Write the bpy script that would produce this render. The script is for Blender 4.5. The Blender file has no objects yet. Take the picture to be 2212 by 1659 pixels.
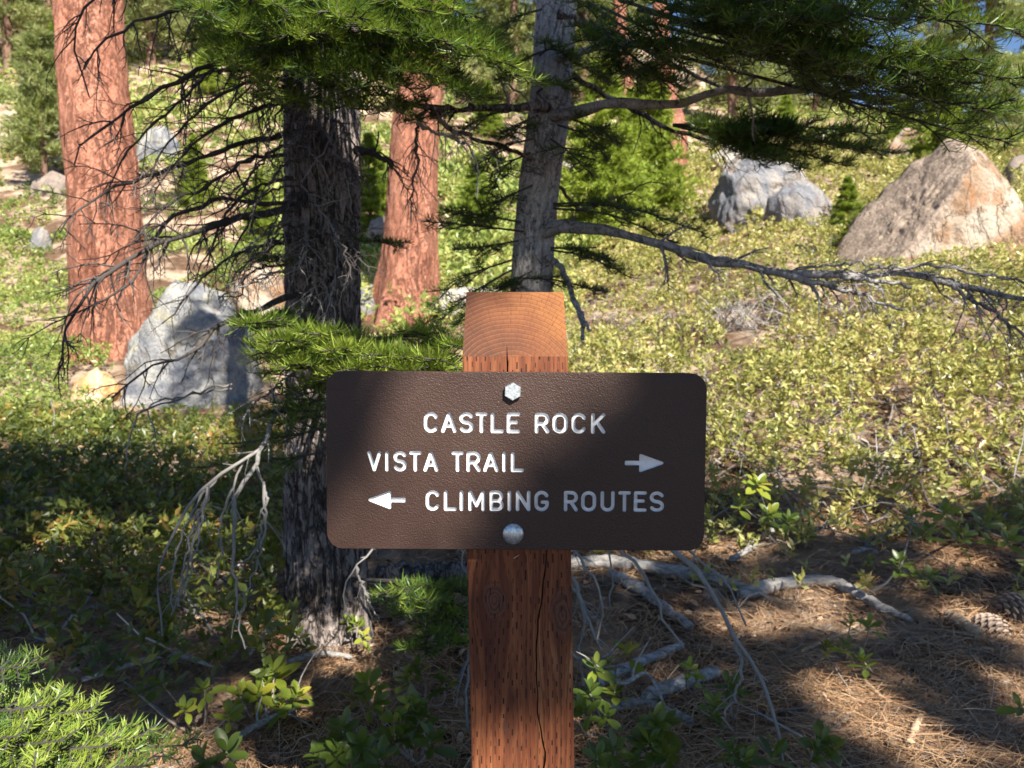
import bpy, math, random
import numpy as np
from mathutils import Vector, Matrix

rng = np.random.default_rng(11)
random.seed(5)
SC = bpy.context.scene
COL = SC.collection

# ---------------------------------------------------------------- camera
CAM_H = 1.10
PITCH = math.radians(3.0)
FPX = 1593.0                      # focal length in pixels of a 2212 x 1659 picture
cam_data = bpy.data.cameras.new('camera')
cam_data.sensor_width = 36.0
cam_data.lens = FPX / 2212 * 36.0
cam_data.clip_start = 0.05
cam_data.clip_end = 900.0
cam_data.dof.use_dof = True
cam_data.dof.focus_distance = 1.0
cam_data.dof.aperture_fstop = 9.0
cam = bpy.data.objects.new('camera', cam_data)
COL.objects.link(cam)
cam.location = (0, 0, CAM_H)
cam.rotation_euler = (math.pi / 2 - PITCH, 0, 0)
SC.camera = cam

# ---------------------------------------------------------------- light
SUN_EL = math.radians(40.0)
SUN_AZ = math.radians(25.0)       # behind the viewer, towards the right
SUN = np.array([math.cos(SUN_EL) * math.sin(SUN_AZ), -math.cos(SUN_EL) * math.cos(SUN_AZ), math.sin(SUN_EL)])
world = bpy.data.worlds.new('World')
SC.world = world
world.use_nodes = True
wt = world.node_tree
bg = wt.nodes['Background']
sky_node = wt.nodes.new('ShaderNodeTexSky')
sky_node.sky_type = 'NISHITA'
sky_node.sun_disc = False
sky_node.sun_elevation = SUN_EL
sky_node.sun_rotation = math.atan2(SUN[0], SUN[1])
sky_node.altitude = 2100
sky_node.ozone_density = 4.0
sky_node.dust_density = 0.2
wt.links.new(sky_node.outputs[0], bg.inputs[0])
bg.inputs[1].default_value = 0.064
sun_data = bpy.data.lights.new('sun', 'SUN')
sun_data.energy = 5.0
sun_data.angle = math.radians(0.53)
sun_data.color = (1.0, 0.93, 0.82)
sun = bpy.data.objects.new('sun', sun_data)
COL.objects.link(sun)
sun.location = (6, -12, 14)
sun.rotation_euler = Vector(SUN).to_track_quat('Z', 'Y').to_euler()

SC.view_settings.view_transform = 'Standard'
SC.view_settings.look = 'None'
SC.view_settings.exposure = 1.50
SC.view_settings.gamma = 1.0
SC.view_settings.use_curve_mapping = False
SC.cycles.use_denoising = True
SC.cycles.max_bounces = 6
SC.cycles.diffuse_bounces = 3
SC.cycles.glossy_bounces = 2
SC.cycles.transmission_bounces = 3
SC.cycles.transparent_max_bounces = 4
SC.cycles.sample_clamp_indirect = 6.0

# ---------------------------------------------------------------- geometry helpers
CAMP = np.array([0, 0, CAM_H])
FWD = np.array([0, math.cos(PITCH), -math.sin(PITCH)])
UPV = np.array([0, math.sin(PITCH), math.cos(PITCH)])

def P(x, y, d):
    """point seen in direction (x, y) of the survey picture, d metres deep"""
    return CAMP + np.array([(x - 1106) / FPX * d, 0, 0]) + UPV * (-(y - 829.5) / FPX * d) + FWD * d

def PZ(x, y, z):
    """point seen in direction (x, y) that stands z metres above datum"""
    a = P(x, y, 1.0) - CAMP
    return CAMP + a * ((z - CAM_H) / a[2])

def nrm(v):
    v = np.asarray(v, float)
    return v / np.maximum(np.linalg.norm(v, axis=-1, keepdims=True), 1e-9)

def _h(i, j, k):
    n = (i.astype(np.int64) * 374761393 + j.astype(np.int64) * 668265263 + k.astype(np.int64) * 2147483647 * 3) & 0xffffffff
    n = ((n ^ (n >> 13)) * 1274126177) & 0xffffffff
    n = n ^ (n >> 16)
    return (n & 0xffff) / 65535.0

def vnoise(p):
    p = np.asarray(p, float)
    i = np.floor(p).astype(np.int64)
    f = p - i
    f = f * f * (3 - 2 * f)
    r = 0
    for a in (0, 1):
        wa = f[:, 0] if a else 1 - f[:, 0]
        for b in (0, 1):
            wb = f[:, 1] if b else 1 - f[:, 1]
            for c in (0, 1):
                wc = f[:, 2] if c else 1 - f[:, 2]
                r = r + wa * wb * wc * _h(i[:, 0] + a, i[:, 1] + b, i[:, 2] + c)
    return r * 2 - 1

def fbm(p, o=4, g=0.5):
    p = np.asarray(p, float)
    r, a = 0, 1.0
    for k in range(o):
        r = r + a * vnoise(p * (2 ** k) + 17.3 * k)
        a *= g
    return r

class MB:
    """collects vertices and faces of one mesh"""
    def __init__(self):
        self.V, self.L, self.S, self.T, self.MI, self.n = [], [], [], [], [], 0
    def add(self, V, F, tint=0.5, mi=0):
        V = np.asarray(V, float).reshape(-1, 3)
        F = np.asarray(F, np.int64)
        if len(V) == 0 or len(F) == 0:
            return
        self.V.append(V)
        self.L.append((F + self.n).ravel())
        self.S.append(np.full(len(F), F.shape[1]))
        self.MI.append(np.full(len(F), mi))
        self.T.append(np.broadcast_to(np.asarray(tint, float), (len(V),)).copy())
        self.n += len(V)
    def tris(self):
        return int(sum((s - 2).sum() for s in self.S))
    def mesh(self, name, mats, smooth=True):
        me = bpy.data.meshes.new(name)
        V = np.concatenate(self.V); L = np.concatenate(self.L); S = np.concatenate(self.S)
        me.vertices.add(len(V)); me.vertices.foreach_set('co', V.astype(np.float32).ravel())
        me.loops.add(len(L)); me.loops.foreach_set('vertex_index', L.astype(np.int32))
        me.polygons.add(len(S))
        st = np.concatenate([[0], np.cumsum(S)[:-1]]).astype(np.int32)
        me.polygons.foreach_set('loop_start', st)
        me.update(calc_edges=True)
        me.polygons.foreach_set('use_smooth', np.full(len(S), smooth))
        me.polygons.foreach_set('material_index', np.concatenate(self.MI).astype(np.int32))
        at = me.attributes.new('tint', 'FLOAT', 'POINT')
        at.data.foreach_set('value', np.concatenate(self.T).astype(np.float32))
        for m in (mats if isinstance(mats, (list, tuple)) else [mats]):
            me.materials.append(m)
        me.update()
        return me
    def build(self, name, mats, parent=None, smooth=True):
        if parent is not None:
            o = np.array(parent.location)
            if parent.parent is not None: o = o + np.array(parent.parent.location)
            self.V = [v - o for v in self.V]
        me = self.mesh(name, mats, smooth)
        ob = bpy.data.objects.new(name, me)
        COL.objects.link(ob)
        if parent is not None:
            ob.parent = parent
        return ob

def tag(o, label=None, cat=None, group=None, kind=None):
    if label: o['label'] = label
    if cat: o['category'] = cat
    if group: o['group'] = group
    if kind: o['kind'] = kind
    return o

def empty(name, loc, label=None, cat=None, group=None):
    o = bpy.data.objects.new(name, None)
    COL.objects.link(o)
    o.location = tuple(float(a) for a in loc)
    o.empty_display_size = 0.05
    return tag(o, label, cat, group)

def smooth_path(ctrl, M):
    c = np.asarray(ctrl, float)
    if len(c) == 2:
        return c[0] + (c[1] - c[0]) * np.linspace(0, 1, M)[:, None]
    q = np.vstack([2 * c[0] - c[1], c, 2 * c[-1] - c[-2]])
    seg = np.linalg.norm(np.diff(c, axis=0), axis=1)
    s = np.concatenate([[0], np.cumsum(seg)])
    t = np.linspace(0, s[-1], M)
    k = np.clip(np.searchsorted(s, t, side='right') - 1, 0, len(seg) - 1)
    u = ((t - s[k]) / np.maximum(seg[k], 1e-9))[:, None]
    p0, p1, p2, p3 = q[k], q[k + 1], q[k + 2], q[k + 3]
    return 0.5 * ((2 * p1) + (-p0 + p2) * u + (2 * p0 - 5 * p1 + 4 * p2 - p3) * u ** 2 + (-p0 + 3 * p1 - 3 * p2 + p3) * u ** 3)

def tubes(mb, PT, R, n=5, tint=0.5, mi=0):
    """K tubes of m rings each; PT (K,m,3), R (K,m)"""
    PT = np.asarray(PT, float)
    if PT.ndim == 2: PT = PT[None]
    K, m, _ = PT.shape
    R = np.broadcast_to(np.asarray(R, float), (K, m))
    T = np.gradient(PT, axis=1); T = nrm(T)
    mean = nrm(PT[:, -1] - PT[:, 0])
    ref = np.where((np.abs(mean[:, 2]) < 0.8)[:, None], np.array([0.03, 0.05, 1.0]), np.array([1.0, 0.1, 0.05]))
    A = nrm(np.cross(T, ref[:, None, :])); B = np.cross(A, T)
    an = np.arange(n) / n * 2 * math.pi
    ring = A[:, :, None, :] * np.cos(an)[None, None, :, None] + B[:, :, None, :] * np.sin(an)[None, None, :, None]
    V = PT[:, :, None, :] + ring * R[:, :, None, None]
    base = (np.arange(K) * m * n)[:, None, None]
    i = (np.arange(m - 1) * n)[None, :, None]
    j = np.arange(n)[None, None, :]; j2 = (np.arange(n) + 1)[None, None, :] % n
    F = np.stack(np.broadcast_arrays(base + i + j, base + i + j2, base + i + n + j2, base + i + n + j), -1).reshape(-1, 4)
    t = np.broadcast_to(np.asarray(tint, float), (K,)).repeat(m * n)
    mb.add(V.reshape(-1, 3), F, t, mi)
    for e in (0, m - 1):
        c = base[:, 0, 0][:, None] * 0
        idx = (np.arange(K) * n)[:, None] + np.arange(n)[None, :]
        f = idx[:, ::-1] if e == m - 1 else idx
        mb.add(V[:, e].reshape(-1, 3), f, np.broadcast_to(np.asarray(tint, float), (K,)).repeat(n), mi)

def grow(p0, d0, L, m, grav=0.0, wig=0.2):
    """K wandering paths that start at p0 in direction d0"""
    p0 = np.asarray(p0, float); d = nrm(d0); K = len(p0)
    L = np.broadcast_to(np.asarray(L, float), (K,))
    out = [p0]
    st = (L / (m - 1))[:, None]
    for i in range(m - 1):
        out.append(out[-1] + d * st)
        d = nrm(d + rng.normal(0, wig, (K, 3)) + np.array([0, 0, -1.0]) * grav)
    return np.stack(out, 1)

def along(PT, n, lo=0.1, hi=1.0):
    """n random points on each of K paths: point, tangent, path index, place on the path"""
    K, m, _ = PT.shape
    t = rng.uniform(lo, hi, (K, n)) * (m - 1.001)
    k = np.clip(np.floor(t).astype(int), 0, m - 2); f = (t - k)[..., None]
    ii = np.arange(K)[:, None]
    a, b = PT[ii, k], PT[ii, k + 1]
    return (a + (b - a) * f).reshape(-1, 3), nrm(b - a).reshape(-1, 3), np.repeat(np.arange(K), n), (t / (m - 1)).reshape(-1)

def perp(d):
    r = rng.normal(0, 1, d.shape)
    return nrm(r - d * (r * d).sum(-1, keepdims=True))

# ---------------------------------------------------------------- terrain
_cols = np.array([-700, 0, 550, 1106, 1650, 2212, 2900.])
_dep = np.array([-300, 0, 2, 3, 4.5, 7, 10, 14, 20, 30, 45, 80, 300.])
_z = np.array([
    [0, 0, 0, .03, .20, .55, 1.0, 2.1, 5.0, 11.0, 20.0, 39, 150],
    [0, 0, 0, .02, .17, .50, .92, 2.0, 4.9, 10.8, 19.5, 38, 145],
    [0, 0, 0, .00, .12, .48, 1.0, 2.0, 4.7, 10.0, 18.5, 36, 138],
    [0, 0, 0, .00, .15, .60, 1.12, 1.9, 4.0, 9.0, 16.5, 32, 122],
    [0, 0, 0, .03, .25, 1.0, 2.0, 3.35, 5.2, 9.2, 15.0, 28, 104],
    [0, 0, 0, .05, .35, 1.3, 2.4, 3.7, 5.7, 9.2, 13.6, 23.5, 80],
    [0, 0, 0, .06, .40, 1.4, 2.5, 3.8, 5.8, 9.2, 13.4, 23, 78]])
_cg = np.linspace(-700, 2900, 145)
_dg = np.concatenate([[-300], np.linspace(0, 14, 113)[1:], np.geomspace(14.3, 300, 90)])
_tab = np.stack([np.interp(_dg, _dep, row) for row in _z])
_tab = np.stack([np.interp(_cg, _cols, _tab[:, i]) for i in range(len(_dg))], 1)
for _ in range(40):
    _tab[1:-1] = (_tab[:-2] + 2 * _tab[1:-1] + _tab[2:]) / 4
for _ in range(6):
    _tab[:, 2:-1] = (_tab[:, 1:-2] + 2 * _tab[:, 2:-1] + _tab[:, 3:]) / 4

def ground_z(x, y):
    x = np.atleast_1d(np.asarray(x, float)); y = np.atleast_1d(np.asarray(y, float))
    c = np.clip(x / np.maximum(y, 0.6) * FPX + 1106, -699, 2899)
    ci = (c + 700) / 25.0
    di = np.interp(y, _dg, np.arange(len(_dg)))
    a = np.clip(ci.astype(int), 0, 143); b = np.clip(di.astype(int), 0, len(_dg) - 2)
    u, v = ci - a, di - b
    z = (_tab[a, b] * (1 - u) * (1 - v) + _tab[a + 1, b] * u * (1 - v) + _tab[a, b + 1] * (1 - u) * v + _tab[a + 1, b + 1] * u * v)
    q = np.stack([x, y, x * 0], -1)
    r = np.clip((np.hypot(x, y) - 1.0) / 12, 0.0, 1.0)
    return z + 0.02 * fbm(q * 1.9, 3) + 0.22 * r * fbm(q * 0.45 + 5, 3)

def on_ground(x, y, d0=1.2, d1=120):
    """where the line of sight through (x, y) meets the ground"""
    a = P(x, y, 1.0) - CAMP
    t = np.geomspace(d0, d1, 1500)
    p = CAMP + a * t[:, None]
    below = p[:, 2] < ground_z(p[:, 0], p[:, 1])
    k = int(np.argmax(below)) if below.any() else len(t) - 1
    return p[k]

# ---------------------------------------------------------------- material helpers
def newmat(name):
    m = bpy.data.materials.new(name)
    m.use_nodes = True
    t = m.node_tree
    t.nodes.clear()
    out = t.nodes.new('ShaderNodeOutputMaterial')
    return m, t, out

def N(t, typ, inp=None, **props):
    n = t.nodes.new(typ)
    for k, v in props.items():
        setattr(n, k, v)
    for k, v in (inp or {}).items():
        s = n.inputs[k]
        if isinstance(v, bpy.types.NodeSocket):
            t.links.new(v, s)
        else:
            s.default_value = v
    return n

def mth(t, op, a, b=None, c=None, clamp=False):
    inp = {0: a}
    if b is not None: inp[1] = b
    if c is not None: inp[2] = c
    return N(t, 'ShaderNodeMath', inp, operation=op, use_clamp=clamp).outputs[0]

def ramp(t, fac, stops, interp='LINEAR'):
    n = N(t, 'ShaderNodeValToRGB', {0: fac})
    n.color_ramp.interpolation = interp
    e = n.color_ramp.elements
    while len(e) < len(stops): e.new(0.5)
    for el, (p, c) in zip(e, stops):
        el.position = p
        el.color = (*c, 1) if len(c) == 3 else c
    return n.outputs[0]

def mixc(t, fac, a, b, mode='MIX'):
    n = N(t, 'ShaderNodeMix', None, data_type='RGBA', blend_type=mode)
    for s, v in ((0, fac), (6, a), (7, b)):
        if isinstance(v, bpy.types.NodeSocket): t.links.new(v, n.inputs[s])
        else: n.inputs[s].default_value = (*v, 1) if isinstance(v, tuple) and len(v) == 3 else v
    return n.outputs[2]

def coords(t, scale=(1, 1, 1), kind='Object', off=(0, 0, 0)):
    tc = N(t, 'ShaderNodeTexCoord')
    mp = N(t, 'ShaderNodeMapping', {0: tc.outputs[kind]})
    mp.inputs['Scale'].default_value = scale
    mp.inputs['Location'].default_value = off
    return mp.outputs[0]

def noise(t, vec, scale, detail=4, rough=0.55, dist=0.0, out=0):
    return N(t, 'ShaderNodeTexNoise', {'Vector': vec, 'Scale': scale, 'Detail': detail, 'Roughness': rough, 'Distortion': dist}).outputs[out]

def voro(t, vec, scale, feature='F1', out=0, rand=1.0):
    n = N(t, 'ShaderNodeTexVoronoi', None, feature=feature)
    t.links.new(vec, n.inputs['Vector'])
    n.inputs['Scale'].default_value = scale
    n.inputs['Randomness'].default_value = rand
    return n.outputs[out]

def bump(t, h, strength, dist):
    return N(t, 'ShaderNodeBump', {'Height': h, 'Strength': strength, 'Distance': dist}).outputs[0]

def principled(t, out, col, rough=0.7, normal=None, spec=0.4, metal=0.0, **kw):
    p = N(t, 'ShaderNodeBsdfPrincipled', {'Base Color': col if isinstance(col, bpy.types.NodeSocket) else (*col, 1), 'Roughness': rough, 'Specular IOR Level': spec, 'Metallic': metal})
    for k, v in kw.items():
        p.inputs[k.replace('_', ' ')].default_value = v
    if normal is not None: t.links.new(normal, p.inputs['Normal'])
    t.links.new(p.outputs[0], out.inputs[0])
    return p

def leaf_mat(name, stops, transl=0.35, rough=0.42, spec=0.4, tcol=(0.22, 0.30, 0.03)):
    m, t, out = newmat(name)
    at = N(t, 'ShaderNodeAttribute', None, attribute_name='tint')
    info = N(t, 'ShaderNodeObjectInfo')
    f = mth(t, 'ADD', at.outputs['Fac'], mth(t, 'MULTIPLY', mth(t, 'SUBTRACT', info.outputs['Random'], 0.5), 0.25))
    col = ramp(t, f, stops)
    p = N(t, 'ShaderNodeBsdfPrincipled', {'Base Color': col, 'Roughness': rough, 'Specular IOR Level': spec})
    tr = N(t, 'ShaderNodeBsdfTranslucent', {'Color': mixc(t, 0.55, col, tcol)})
    mx = N(t, 'ShaderNodeMixShader', {0: transl, 1: p.outputs[0], 2: tr.outputs[0]})
    t.links.new(mx.outputs[0], out.inputs[0])
    return m

def bark_mat(name, c_low, c_mid, c_high, crack=(6, 6, 1.2), cscale=1.0, fine=40, bstr=0.6, bdist=0.01, rough=0.9, crackdark=0.7, cw=0.03):
    m, t, out = newmat(name)
    v = coords(t)
    vs = coords(t, crack)
    a = noise(t, vs, cscale, 5, 0.6, 0.9)
    b = noise(t, vs, cscale * 2.3, 4, 0.6, 0.6)
    la = mth(t, 'ABSOLUTE', mth(t, 'SUBTRACT', a, 0.5)); lb = mth(t, 'ABSOLUTE', mth(t, 'SUBTRACT', b, 0.5))
    ed = mth(t, 'MINIMUM', la, mth(t, 'MULTIPLY', lb, 1.5))
    crackm = ramp(t, ed, [(0.0, (0, 0, 0)), (cw, (1, 1, 1))])
    n1 = noise(t, vs, fine * 0.25, 5, 0.65)
    n2 = noise(t, v, 3.0, 3)
    n3 = noise(t, v, fine * 3, 3, 0.7)
    f = mth(t, 'ADD', mth(t, 'MULTIPLY', n1, 0.45), mth(t, 'ADD', mth(t, 'MULTIPLY', n2, 0.3), mth(t, 'MULTIPLY', n3, 0.25)))
    at = N(t, 'ShaderNodeAttribute', None, attribute_name='tint')
    f = mth(t, 'ADD', f, mth(t, 'MULTIPLY', mth(t, 'SUBTRACT', at.outputs['Fac'], 0.55), 0.25))
    col = ramp(t, f, [(0.30, c_low), (0.5, c_mid), (0.68, c_high)])
    dark = tuple(q * (1 - crackdark) for q in c_low)
    col = mixc(t, crackm, dark, col)
    h = mth(t, 'ADD', mth(t, 'MULTIPLY', crackm, 0.6), mth(t, 'MULTIPLY', noise(t, v, fine, 4, 0.7), 0.4))
    principled(t, out, col, rough, bump(t, h, bstr, bdist), 0.2)
    return m

def plain_mat(name, stops, scale=8, rough=0.85, stretch=(1, 1, 1), bstr=0.3, bdist=0.004, attr=False, spec=0.25):
    m, t, out = newmat(name)
    v = coords(t, stretch)
    n = noise(t, v, scale, 5, 0.6)
    if attr:
        at = N(t, 'ShaderNodeAttribute', None, attribute_name='tint')
        n2 = mth(t, 'ADD', mth(t, 'MULTIPLY', n, 0.35), mth(t, 'MULTIPLY', at.outputs['Fac'], 0.65))
    else:
        n2 = n
    principled(t, out, ramp(t, n2, stops), rough, bump(t, n, bstr, bdist), spec)
    return m

def rock_mat(name, base, patch, stain, scale=1.0, crack=2.0, stain_amt=0.5, streak=False):
    m, t, out = newmat(name)
    v = coords(t)
    n1 = noise(t, v, 1.6 * scale, 6, 0.62, 0.6)
    n2 = noise(t, v, 4.0 * scale, 6, 0.68, 0.5)
    n3 = noise(t, v, 38 * scale, 4, 0.7)
    c = mixc(t, ramp(t, n1, [(0.42, (0, 0, 0)), (0.58, (1, 1, 1))]), base, patch)
    c = mixc(t, ramp(t, n2, [(0.62 - 0.2 * stain_amt, (0, 0, 0)), (0.72, (1, 1, 1))]), c, stain)
    c = mixc(t, 0.6, c, ramp(t, n3, [(0.3, (0.22, 0.22, 0.22)), (0.6, (1, 1, 1))]), 'MULTIPLY')
    cv = coords(t, (2.6, 2.6, 0.9) if streak else (1, 1, 0.7))
    if streak: cv.node.inputs['Rotation'].default_value = (0, math.radians(-38), 0)
    la = mth(t, 'ABSOLUTE', mth(t, 'SUBTRACT', noise(t, cv, crack * 0.8, 5, 0.55, 0.5), 0.5))
    ck = ramp(t, la, [(0.0, (0, 0, 0)), (0.016, (1, 1, 1))])
    gate = ramp(t, noise(t, v, 1.3 * scale, 2), [(0.25 if streak else 0.48, (0, 0, 0)), (0.6, (1, 1, 1))])
    c = mixc(t, mth(t, 'MULTIPLY', mth(t, 'MULTIPLY', mth(t, 'SUBTRACT', 1.0, ck), gate), 0.8), c, (0.09, 0.07, 0.05))
    h = mth(t, 'ADD', mth(t, 'MULTIPLY', n2, 0.7), mth(t, 'ADD', mth(t, 'MULTIPLY', n3, 0.25), mth(t, 'MULTIPLY', ck, 0.2)))
    principled(t, out, c, 0.9, bump(t, h, 0.9, 0.08 / scale), 0.2)
    return m
# ---------------------------------------------------------------- trail sign
D_SIGN = 0.962
KS = D_SIGN / FPX
SIGN_C = P(1114.5, 997, D_SIGN)

def post_material(H):
    m, t, out = newmat('treated_wood')
    tc = N(t, 'ShaderNodeTexCoord')
    sp = N(t, 'ShaderNodeSeparateXYZ', {0: tc.outputs['Object']})
    x, y, z = sp.outputs[0], sp.outputs[1], sp.outputs[2]
    nrmz = N(t, 'ShaderNodeSeparateXYZ', {0: N(t, 'ShaderNodeNewGeometry').outputs['True Normal']}).outputs[2]
    endm = mth(t, 'GREATER_THAN', nrmz, 0.3)
    # knots: centre x, z, half width, half height
    knots = [(-0.028, 0.757, 0.017, 0.024), (0.064, 0.738, 0.017, 0.030), (-0.012, 0.582, 0.005, 0.006)]
    xx = x
    ds = []
    for kx, kz, a, b in knots:
        dx = mth(t, 'DIVIDE', mth(t, 'SUBTRACT', x, kx), a)
        dz = mth(t, 'DIVIDE', mth(t, 'SUBTRACT', z, kz), b * 1.25)
        d2 = mth(t, 'ADD', mth(t, 'MULTIPLY', dx, dx), mth(t, 'MULTIPLY', dz, dz))
        kw = noise(t, N(t, 'ShaderNodeCombineXYZ', {0: mth(t, 'MULTIPLY', x, 60.0), 1: float(kx * 90), 2: mth(t, 'MULTIPLY', z, 45.0)}).outputs[0], 1.0, 3, 0.6)
        ds.append(mth(t, 'ADD', mth(t, 'SQRT', d2), mth(t, 'MULTIPLY', mth(t, 'SUBTRACT', kw, 0.5), 0.75)))
        g = mth(t, 'EXPONENT', mth(t, 'MULTIPLY', d2, -0.16))
        xx = mth(t, 'SUBTRACT', xx, mth(t, 'MULTIPLY', mth(t, 'MULTIPLY', mth(t, 'SUBTRACT', x, kx), g), 0.75))
    comb = N(t, 'ShaderNodeCombineXYZ', {0: xx, 1: y, 2: mth(t, 'MULTIPLY', z, 0.06)}).outputs[0]
    lowz = N(t, 'ShaderNodeCombineXYZ', {0: mth(t, 'MULTIPLY', xx, 9.0), 1: mth(t, 'MULTIPLY', y, 9.0), 2: mth(t, 'MULTIPLY', z, 2.6)}).outputs[0]
    wob = noise(t, lowz, 1.0, 3, 0.5)
    rx = mth(t, 'ADD', xx, 0.004)
    ry = mth(t, 'ADD', y, 0.047)
    r = mth(t, 'SQRT', mth(t, 'ADD', mth(t, 'MULTIPLY', rx, rx), mth(t, 'MULTIPLY', ry, ry)))
    r = mth(t, 'ADD', r, mth(t, 'MULTIPLY', mth(t, 'SUBTRACT', wob, 0.5), 0.016))
    saw = mth(t, 'FRACT', mth(t, 'DIVIDE', r, 0.0062))
    ring = ramp(t, saw, [(0.0, (0, 0, 0)), (0.55, (0.15, 0.15, 0.15)), (0.9, (1, 1, 1)), (1.0, (0, 0, 0))])
    # fibres along the post
    fib = noise(t, comb, 520, 4, 0.65)
    fib2 = noise(t, comb, 140, 3, 0.6)
    patchn = noise(t, N(t, 'ShaderNodeCombineXYZ', {0: mth(t, 'MULTIPLY', xx, 14.0), 1: 0.0, 2: mth(t, 'MULTIPLY', z, 3.0)}).outputs[0], 1.3, 3)
    side = ramp(t, mth(t, 'ADD', mth(t, 'MULTIPLY', fib2, 0.55), mth(t, 'MULTIPLY', patchn, 0.45)),
                [(0.30, (0.070, 0.020, 0.010)), (0.46, (0.155, 0.046, 0.018)), (0.58, (0.24, 0.082, 0.031)), (0.72, (0.36, 0.16, 0.066))])
    side = mixc(t, mth(t, 'MULTIPLY', ring, 0.65), side, (0.075, 0.022, 0.011))
    side = mixc(t, mth(t, 'MULTIPLY', ramp(t, fib, [(0.28, (1, 1, 1)), (0.46, (0, 0, 0))]), 0.75), side, (0.045, 0.014, 0.008))
    wz = noise(t, N(t, 'ShaderNodeCombineXYZ', {0: mth(t, 'MULTIPLY', xx, 55.0), 1: 2.0, 2: mth(t, 'MULTIPLY', z, 3.5)}).outputs[0], 1.0, 5, 0.65, 0.5)
    side = mixc(t, mth(t, 'MULTIPLY', ramp(t, wz, [(0.50, (0, 0, 0)), (0.68, (1, 1, 1))]), 0.55), side, (0.045, 0.016, 0.011))
    side = mixc(t, mth(t, 'MULTIPLY', ramp(t, wz, [(0.30, (1, 1, 1)), (0.42, (0, 0, 0))]), 0.45), side, (0.27, 0.12, 0.055))
    # knots
    hk = None
    for i, d in enumerate(ds):
        msk = ramp(t, d, [(0.65, (1, 1, 1)), (1.1, (0, 0, 0))])
        halo = ramp(t, d, [(0.9, (0, 0, 0)), (1.02, (1, 1, 1)), (1.6, (0.3, 0.3, 0.3)), (2.4, (0, 0, 0))])
        rr = mth(t, 'FRACT', mth(t, 'MULTIPLY', mth(t, 'ADD', d, mth(t, 'MULTIPLY', wob, 0.9)), 3.6))
        kc = ramp(t, rr, [(0.0, (0.060, 0.024, 0.015)), (0.6, (0.125, 0.056, 0.036)), (1.0, (0.055, 0.021, 0.013))])
        side = mixc(t, mth(t, 'MULTIPLY', halo, 0.6), side, (0.055, 0.017, 0.011))
        side = mixc(t, mth(t, 'MULTIPLY', msk, 0.85), side, kc)
    # incising slits, staggered columns
    ci = mth(t, 'FLOOR', mth(t, 'DIVIDE', x, 0.0060))
    fx = mth(t, 'SUBTRACT', mth(t, 'FRACT', mth(t, 'DIVIDE', x, 0.0060)), 0.5)
    rnd = N(t, 'ShaderNodeTexWhiteNoise', {'W': ci}, noise_dimensions='1D').outputs[0]
    zj = mth(t, 'ADD', z, mth(t, 'MULTIPLY', noise(t, N(t, 'ShaderNodeCombineXYZ', {0: mth(t, 'MULTIPLY', ci, 3.7), 1: 0.0, 2: mth(t, 'MULTIPLY', z, 38.0)}).outputs[0], 1.0, 1), 0.016))
    zz = mth(t, 'ADD', mth(t, 'DIVIDE', zj, 0.0233), mth(t, 'ADD', mth(t, 'MULTIPLY', ci, 0.5), mth(t, 'MULTIPLY', rnd, 0.22)))
    fz = mth(t, 'ABSOLUTE', mth(t, 'SUBTRACT', mth(t, 'FRACT', zz), 0.5))
    cell = N(t, 'ShaderNodeTexWhiteNoise', {'Vector': N(t, 'ShaderNodeCombineXYZ', {0: ci, 1: mth(t, 'FLOOR', zz)}).outputs[0]}, noise_dimensions='2D').outputs[0]
    fxx = mth(t, 'ABSOLUTE', mth(t, 'ADD', fx, mth(t, 'MULTIPLY', mth(t, 'SUBTRACT', cell, 0.5), 0.3)))
    wid = mth(t, 'MULTIPLY', mth(t, 'ADD', cell, 0.45), 0.12)
    sl = mth(t, 'MULTIPLY', mth(t, 'LESS_THAN', fxx, wid), mth(t, 'LESS_THAN', fz, mth(t, 'ADD', 0.15, mth(t, 'MULTIPLY', rnd, 0.10))))
    sl = mth(t, 'MULTIPLY', sl, mth(t, 'GREATER_THAN', cell, 0.12))
    sl = mth(t, 'MULTIPLY', sl, mth(t, 'SUBTRACT', 1.0, endm))
    side = mixc(t, mth(t, 'MULTIPLY', sl, mth(t, 'ADD', 0.35, mth(t, 'MULTIPLY', cell, 0.65))), side, (0.012, 0.005, 0.004))
    # end grain: annual rings crossed by short radial checks
    th = mth(t, 'MULTIPLY', mth(t, 'ARCTAN2', rx, ry), 0.11)
    bv = N(t, 'ShaderNodeCombineXYZ', {0: mth(t, 'ADD', th, mth(t, 'MULTIPLY', fib2, 0.004)), 1: r}).outputs[0]
    bk = N(t, 'ShaderNodeTexBrick', {'Vector': bv, 'Color1': (1, 1, 1, 1), 'Color2': (0.85, 0.85, 0.85, 1), 'Mortar': (0, 0, 0, 1), 'Scale': 1.0,
                                     'Mortar Size': 0.00032, 'Mortar Smooth': 0.3, 'Brick Width': 0.0125, 'Row Height': 0.0062}, offset=0.37, squash=1.0)
    big = N(t, 'ShaderNodeTexBrick', {'Vector': bv, 'Color1': (1, 1, 1, 1), 'Color2': (1, 1, 1, 1), 'Mortar': (0, 0, 0, 1), 'Scale': 1.0,
                                      'Mortar Size': 0.00045, 'Mortar Smooth': 0.2, 'Brick Width': 0.031, 'Row Height': 0.03}, offset=0.61)
    gx = mth(t, 'ADD', mth(t, 'MULTIPLY', x, 4.0), mth(t, 'MULTIPLY', y, 3.2))
    tone = mth(t, 'ADD', gx, mth(t, 'MULTIPLY', noise(t, tc.outputs['Object'], 22, 4), 0.75))
    end = ramp(t, tone, [(0.18, (0.068, 0.028, 0.017)), (0.48, (0.145, 0.050, 0.021)), (0.9, (0.25, 0.098, 0.028))])
    end = mixc(t, mth(t, 'MULTIPLY', ring, 0.25), end, (0.27, 0.145, 0.080))
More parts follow.
